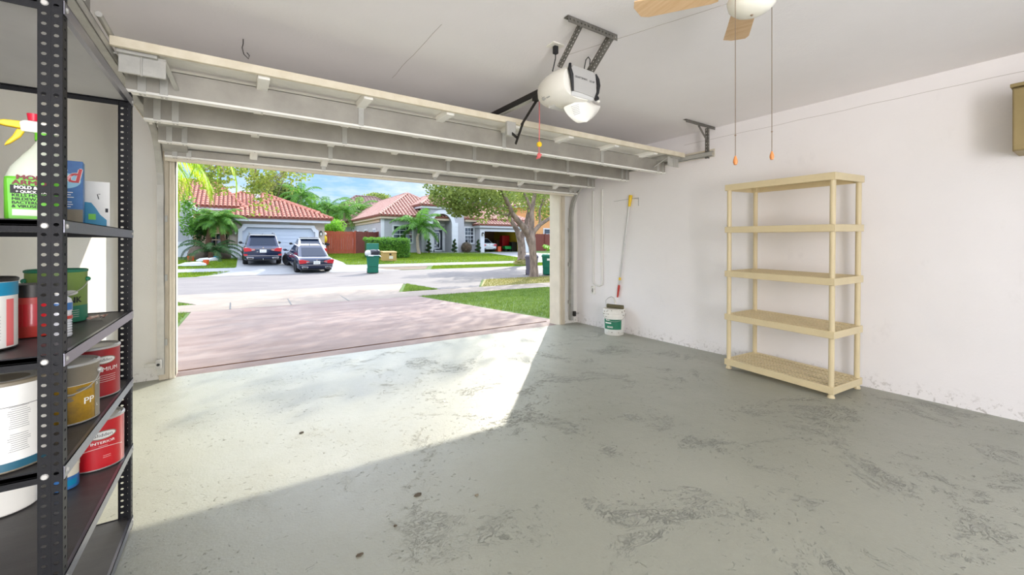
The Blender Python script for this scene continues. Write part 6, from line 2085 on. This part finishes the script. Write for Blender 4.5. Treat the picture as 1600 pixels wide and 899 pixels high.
# spiral topiaries and round shrub along the grey house
def spiral(px, Y, label, h=1.25):
    b_ = gp(px, Y)
    t = thing('spiral_topiary', label, 'topiary', b_, group='spiral topiaries at the grey house')
    MB().tube([b_, b_ + Vector((0, 0, h))], .03, 6).build('stem', M_PTRUNK, t)
    C_ = []
    rg_ = np.random.default_rng(int(px))
    for k in range(60):
        q = k / 59
        r = .34 * (1 - q * .72)
        a_ = q * 3 * 2 * PI
        c = (b_.x + r * .55 * math.cos(a_), b_.y + r * .55 * math.sin(a_), b_.z + .14 + q * (h - .1))
        C_.append(blob(34, c, (r * .65, r * .65, .09), rg_, 0))
    leaves('foliage', np.concatenate(C_), .09, M_LEAF_D, t, seed=int(px))
    return t
spiral(670, 37.0, 'dark spiral topiary left of the arched entrance')
spiral(710, 37.0, 'dark spiral topiary right of the arched entrance')
spiral(747, 36.8, 'dark spiral topiary beside the open garage')
b = gp(729, 37.0)
t = thing('round_shrub', 'brownish round clipped shrub under the grey house window', 'bush', b)
MB().sphere(b + Vector((0, 0, .5)), .42, 16, 10).build('inner_twigs', M_PTRUNK, t, smooth=True)
leaves('foliage', blob(1800, b + Vector((0, 0, .52)), (.55, .55, .55), np.random.default_rng(8), .8), .1, mat('bronze_leaves', (92, 84, 70), .7, rgb2=(120, 108, 84), scale=30), t, seed=9)
b = Vector((14.0, 16.9, gz(16.6)))
b = gp(868, 15.6)
t = thing('leafy_plant', 'pale leafy plant low at the right door jamb', 'plant', b)
rg2 = random.Random(2)
for i in range(9):
    frond(.8, 1.3 - .1 * i, 2.3 + i * .42, 1.2, 7, .10, .3, 300 + i, b + Vector((0, 0, 1.05))).build('leaf_stalk', M_LEAF_B, t, fixn=False)
MB().tube([b, b + Vector((0, 0, 1.1))], .03, 6).build('stem', M_PTRUNK, t)

# ================================================================== bins, boxes, odds and ends
def wheelie(name, label, loc, rz, mt, w=.62, d=.70, h=1.0, open_lid=False, sticker=False):
    t = thing(name, label, 'bin', loc, rz=rz, group='wheeled bins on the street')
    MB().loft([[(-w * .40, -d * .38, .03), (w * .40, -d * .38, .03), (w * .40, d * .36, .03), (-w * .40, d * .36, .03)], [(-w * .5, -d * .5, h * .93), (w * .5, -d * .5, h * .93), (w * .5, d * .44, h * .93), (-w * .5, d * .44, h * .93)]]).build('tub', mt, t, bevel=.035, world=False)
    rim = MB().box(-w * .53, w * .53, -d * .54, d * .48, h * .90, h * .96).build('rim', mt, t, bevel=.015, world=False)
    for zz, ww_ in ((.80, .22), (.40, .32)):
        MB().box(-w * ww_, w * ww_, -d * (.40 + .10 * zz) - .012, -d * (.38 + .09 * zz), h * zz - .015, h * zz + .015).build('moulded_rib', mt, t, bevel=.006, world=False)
    if not open_lid:
        MB().loft([[(-w * .54, -d * .56, h * .96), (w * .54, -d * .56, h * .96), (w * .54, d * .52, h * .98), (-w * .54, d * .52, h * .98)], [(-w * .46, -d * .42, h * 1.03), (w * .46, -d * .42, h * 1.03), (w * .46, d * .45, h * 1.06), (-w * .46, d * .45, h * 1.06)]]).build('lid', mt, t, bevel=.02, world=False)
    else:
        MB().loft([[(-w * .50, d * .50, h * .96), (w * .50, d * .50, h * .96), (w * .50, d * .56, h * .96), (-w * .50, d * .56, h * .96)], [(-w * .50, d * .62, h * 1.62), (w * .50, d * .62, h * 1.62), (w * .50, d * .69, h * 1.62), (-w * .50, d * .69, h * 1.62)]]).build('lid', mt, t, bevel=.02, world=False)
    MB().tube([(-w * .45, d * .55, h * .93), (w * .45, d * .55, h * .93)], .02, 8).build('handle', mt, t, world=False)
    for s_ in (-1, 1):
        MB().tube([(s_ * w * .36, d * .40, .14), (s_ * w * .46, d * .40, .14)], .14, 20).build('wheel', M_TYRE, t, world=False)
    if sticker:
        MB().box(-w * .1, w * .18, -d * .50 - .004, -d * .46, h * .72, h * .82).build('sticker', M_INKW, t, world=False)
    return t
b = at_y(582.5, 428, 23.3)
wheelie('wheelie_bin', 'green wheeled bin with lid thrown open at the far street edge', (b.x, 23.3, gz(23.3) + .006), math.radians(-14), M_BINGRN, .66, .72, 1.02, open_lid=True)
bg = thing('bin_bag', 'black bin bag bulging out of the open green bin', 'bin bag', (b.x, 23.3, gz(23.3) + .9))
m_ = MB(); m_.sphere((b.x + .02, 23.28, gz(23.3) + 1.14), .30, 20, 12, (1.15, .85, .62)).sphere((b.x + .22, 23.2, gz(23.3) + 1.16), .16, 12, 8)
o = m_.build('sack', M_BAG, bg, smooth=True)
MB().sphere((b.x - .30, 23.15, gz(23.3) + 1.12), .17, 14, 10, (1, .9, 1)).build('pale_sack', M_BAGPL, bg, smooth=True)
MB().loft([[(b.x - .37, 22.9, gz(23.3) + .96), (b.x + .37, 22.9, gz(23.3) + .92), (b.x + .40, 23.4, gz(23.3) + 1.0), (b.x - .37, 23.4, gz(23.3) + 1.0)], [(b.x - .2, 22.95, gz(23.3) + 1.02), (b.x + .3, 22.95, gz(23.3) + .99), (b.x + .30, 23.3, gz(23.3) + 1.04), (b.x - .2, 23.3, gz(23.3) + 1.04)]]).build('plastic_liner', M_LGREYPL, bg, bevel=.02)
b = at_y(830, 431.5, 17.2)
wheelie('wheelie_bin', 'grey wheeled bin half hidden by the near tree trunk', (b.x + .1, 17.3, gz(17.3) + .006), math.radians(-35), M_BINGREY, .66, .62, 1.0)
b = at_y(857, 432, 16.9)
wheelie('wheelie_bin', 'green wheeled bin with white sticker right of the near tree', (b.x, 16.9, gz(16.9) + .006), math.radians(-40), M_BINGRN, .66, .72, 1.05, sticker=True)
# tan utility box
p = at_y(609, 408, 29.6)
t = thing('utility_box', 'tan metal utility cabinet on the lawn before the hedge', 'utility box', (p.x, 29.9, gz(29.9)))
MB().box(p.x - .48, p.x + .48, 29.55, 30.2, gz(29.9) - .05, gz(29.9) + .58).build('body', M_UTIL, t, bevel=.02)
MB().prism([(29.50, gz(29.9) + .58), (30.24, gz(29.9) + .58), (30.2, gz(29.9) + .70), (29.60, gz(29.9) + .66)], p.x - .51, p.x + .51, 'x').build('lid', M_UTIL, t, bevel=.02)
MB().box(p.x - .05, p.x + .10, 29.535, 29.55, gz(29.9) + .42, gz(29.9) + .52).build('warning_label', M_DARK, t)
MB().box(p.x - .06, p.x + .22, 29.538, 29.55, gz(29.9) + .14, gz(29.9) + .34).build('pale_panel', M_CREAM, t)
# boulders and sacks before the porch
for (px, Y, r, lab) in ((310, 33.6, .55, 'grey boulder left of the cycad, largest of three'), (323, 33.9, .45, 'brown boulder behind the cycad trunk'), (350, 34.0, .42, 'brown boulder by the beige garage corner')):
    b = gp(px, Y)
    bm = bmesh.new(); bmesh.ops.create_icosphere(bm, subdivisions=3, radius=1)
    for v in bm.verts:
        q = noise.noise(v.co * 1.4 + Vector((px, 0, 0))) * .22
        v.co = Vector((v.co.x * r, v.co.y * r * .8, v.co.z * r * 1.0)) * (1 + q)
    me = bpy.data.meshes.new('boulder'); bm.to_mesh(me); bm.free(); me.materials.append(M_ROCK)
    o = place('boulder', me, None, smooth=True, angle=80); o.location = (b.x, Y, b.z + r * .65)
    tag(o, lab, 'boulder', 'boulders before the porch')
for i, (px, Y, w_, lab, mt) in enumerate(((318, 31.9, .75, 'white sack lying on the planting bed', M_BAGPL), (332, 32.2, .6, 'white sack next to the orange lid', M_BAGPL), (300, 29.2, 1.3, 'white sheet bundle lying on the lawn edge at far left', M_BAGPL), (322, 29.6, .30, 'orange bucket on its side on the lawn edge', M_ORANGE), (298, 32.2, .35, 'orange lid left of the boulder', M_ORANGE), (338, 32.6, .3, 'blue pot beside the cycad trunk', M_TEAL))):
    b = gp(px, Y)
    m_ = MB()
    if mt is M_BAGPL:
        m_.loft([[(b.x - w_ / 2 + q[0] * 0, Y + q[0], b.z + q[1]) for q in ((-.1, .02), (.1, .02), (.08, .08), (-.08, .08))], [(b.x - w_ / 4, Y + q[0], b.z + q[1]) for q in ((-.24, .0), (.24, .0), (.2, .2), (-.2, .2))], [(b.x + w_ / 4, Y + q[0], b.z + q[1]) for q in ((-.24, .0), (.24, .0), (.2, .24), (-.2, .22))], [(b.x + w_ / 2, Y + q[0], b.z + q[1]) for q in ((-.12, .0), (.12, .0), (.1, .12), (-.1, .12))]])
        o = m_.build('sack', mt, None, smooth=True, bevel=.03)
        cat = 'sack'
    else:
        m_.lathe([(0, 0), (w_ * .42, 0), (w_ * .5, w_ * .9), (w_ * .54, w_ * .95), (w_ * .45, w_ * .95), (w_ * .4, .04), (0, .04)], 20, Matrix.Translation(b))
        o = m_.build('pot', mt, None, smooth=True)
        cat = 'pot'
    tag(o, lab, cat)
# decoration hanging at the gate post
p = at_y(508, 374, 36.9)
t = thing('gate_ornament', 'yellow and black hanging ornament at the gate by the beige garage', 'ornament', (p.x, 36.9, p.z))
MB().sphere((p.x, 36.9, p.z), .2, 14, 10, (.8, .8, 1.5)).build('yellow_body', M_ORANGEYEL, t, smooth=True)
MB().sphere((p.x - .02, 36.9, p.z + .42), .14, 12, 8).build('white_top', M_WHITEPL, t, smooth=True)
MB().lathe([(.05, -.55), (.26, -.5), (.26, -.36), (.06, -.3)], 16, Matrix.Translation((p.x + .08, 36.9, p.z))).build('black_base', M_BLACK, t, smooth=True)
MB().tube([(p.x + .05, 36.9, gz(36.9)), (p.x + .05, 36.9, p.z - .3)], .03, 8).build('post', M_DARK, t)
# clutter in the open garage
def cbox(px0, px1, py0, py1, Y, mt, lab, name='storage_box', cat='box', d=.6):
    a_, b_ = at_y(px0, py1, Y), at_y(px1, py0, Y)
    z0 = b2 + .225 if a_.z < b2 + .6 else a_.z
    m_ = MB().box(a_.x, b_.x, Y, Y + d, z0, b_.z)
    t_ = thing(name, lab, cat, ((a_.x + b_.x) / 2, Y + d / 2, z0))
    m_.build('carton_body', mt, t_, bevel=.02)
    MB().box(a_.x - .02, b_.x + .02, Y - .02, Y + d + .02, b_.z, b_.z + .05).build('lid', mt, t_, bevel=.01)
cbox(776, 784, 376, 392, 41.0, M_CARDB, 'brown cardboard carton stacked inside the open garage')
cbox(785, 796, 369, 392, 39.9, M_RED, 'red cabinet against the yellow wall in the open garage')
cbox(800, 808, 379, 392, 38.5, M_DARK, 'dark bin in the open garage right of the red cabinet')
p = at_y(793, 389, 38.9)
t = thing('toy_wagon', 'green toy wagon just inside the open garage', 'wagon', (p.x, 39.0, b2 + .22))
MB().loft([[(p.x - .42, 38.65, .85), (p.x + .42, 38.65, .85), (p.x + .42, 39.15, .85), (p.x - .42, 39.15, .85)], [(p.x - .5, 38.7, 1.2), (p.x + .5, 38.7, 1.2), (p.x + .5, 39.3, 1.2), (p.x - .5, 39.3, 1.2)]]).build('tray', mat('bright_green_toy', (20, 150, 60), .4), t, bevel=.03)
for sx in (-.3, .3):
    for sy in (-.24, .24):
        MB().tube([(p.x + sx, 39 + sy - .03, b2 + .36), (p.x + sx, 39 + sy + .03, b2 + .36)], .135, 14).build('wheel', M_TYRE, t)
cbox(778, 783, 386, 393, 38.4, M_ORANGE, 'small orange box on the floor of the open garage')
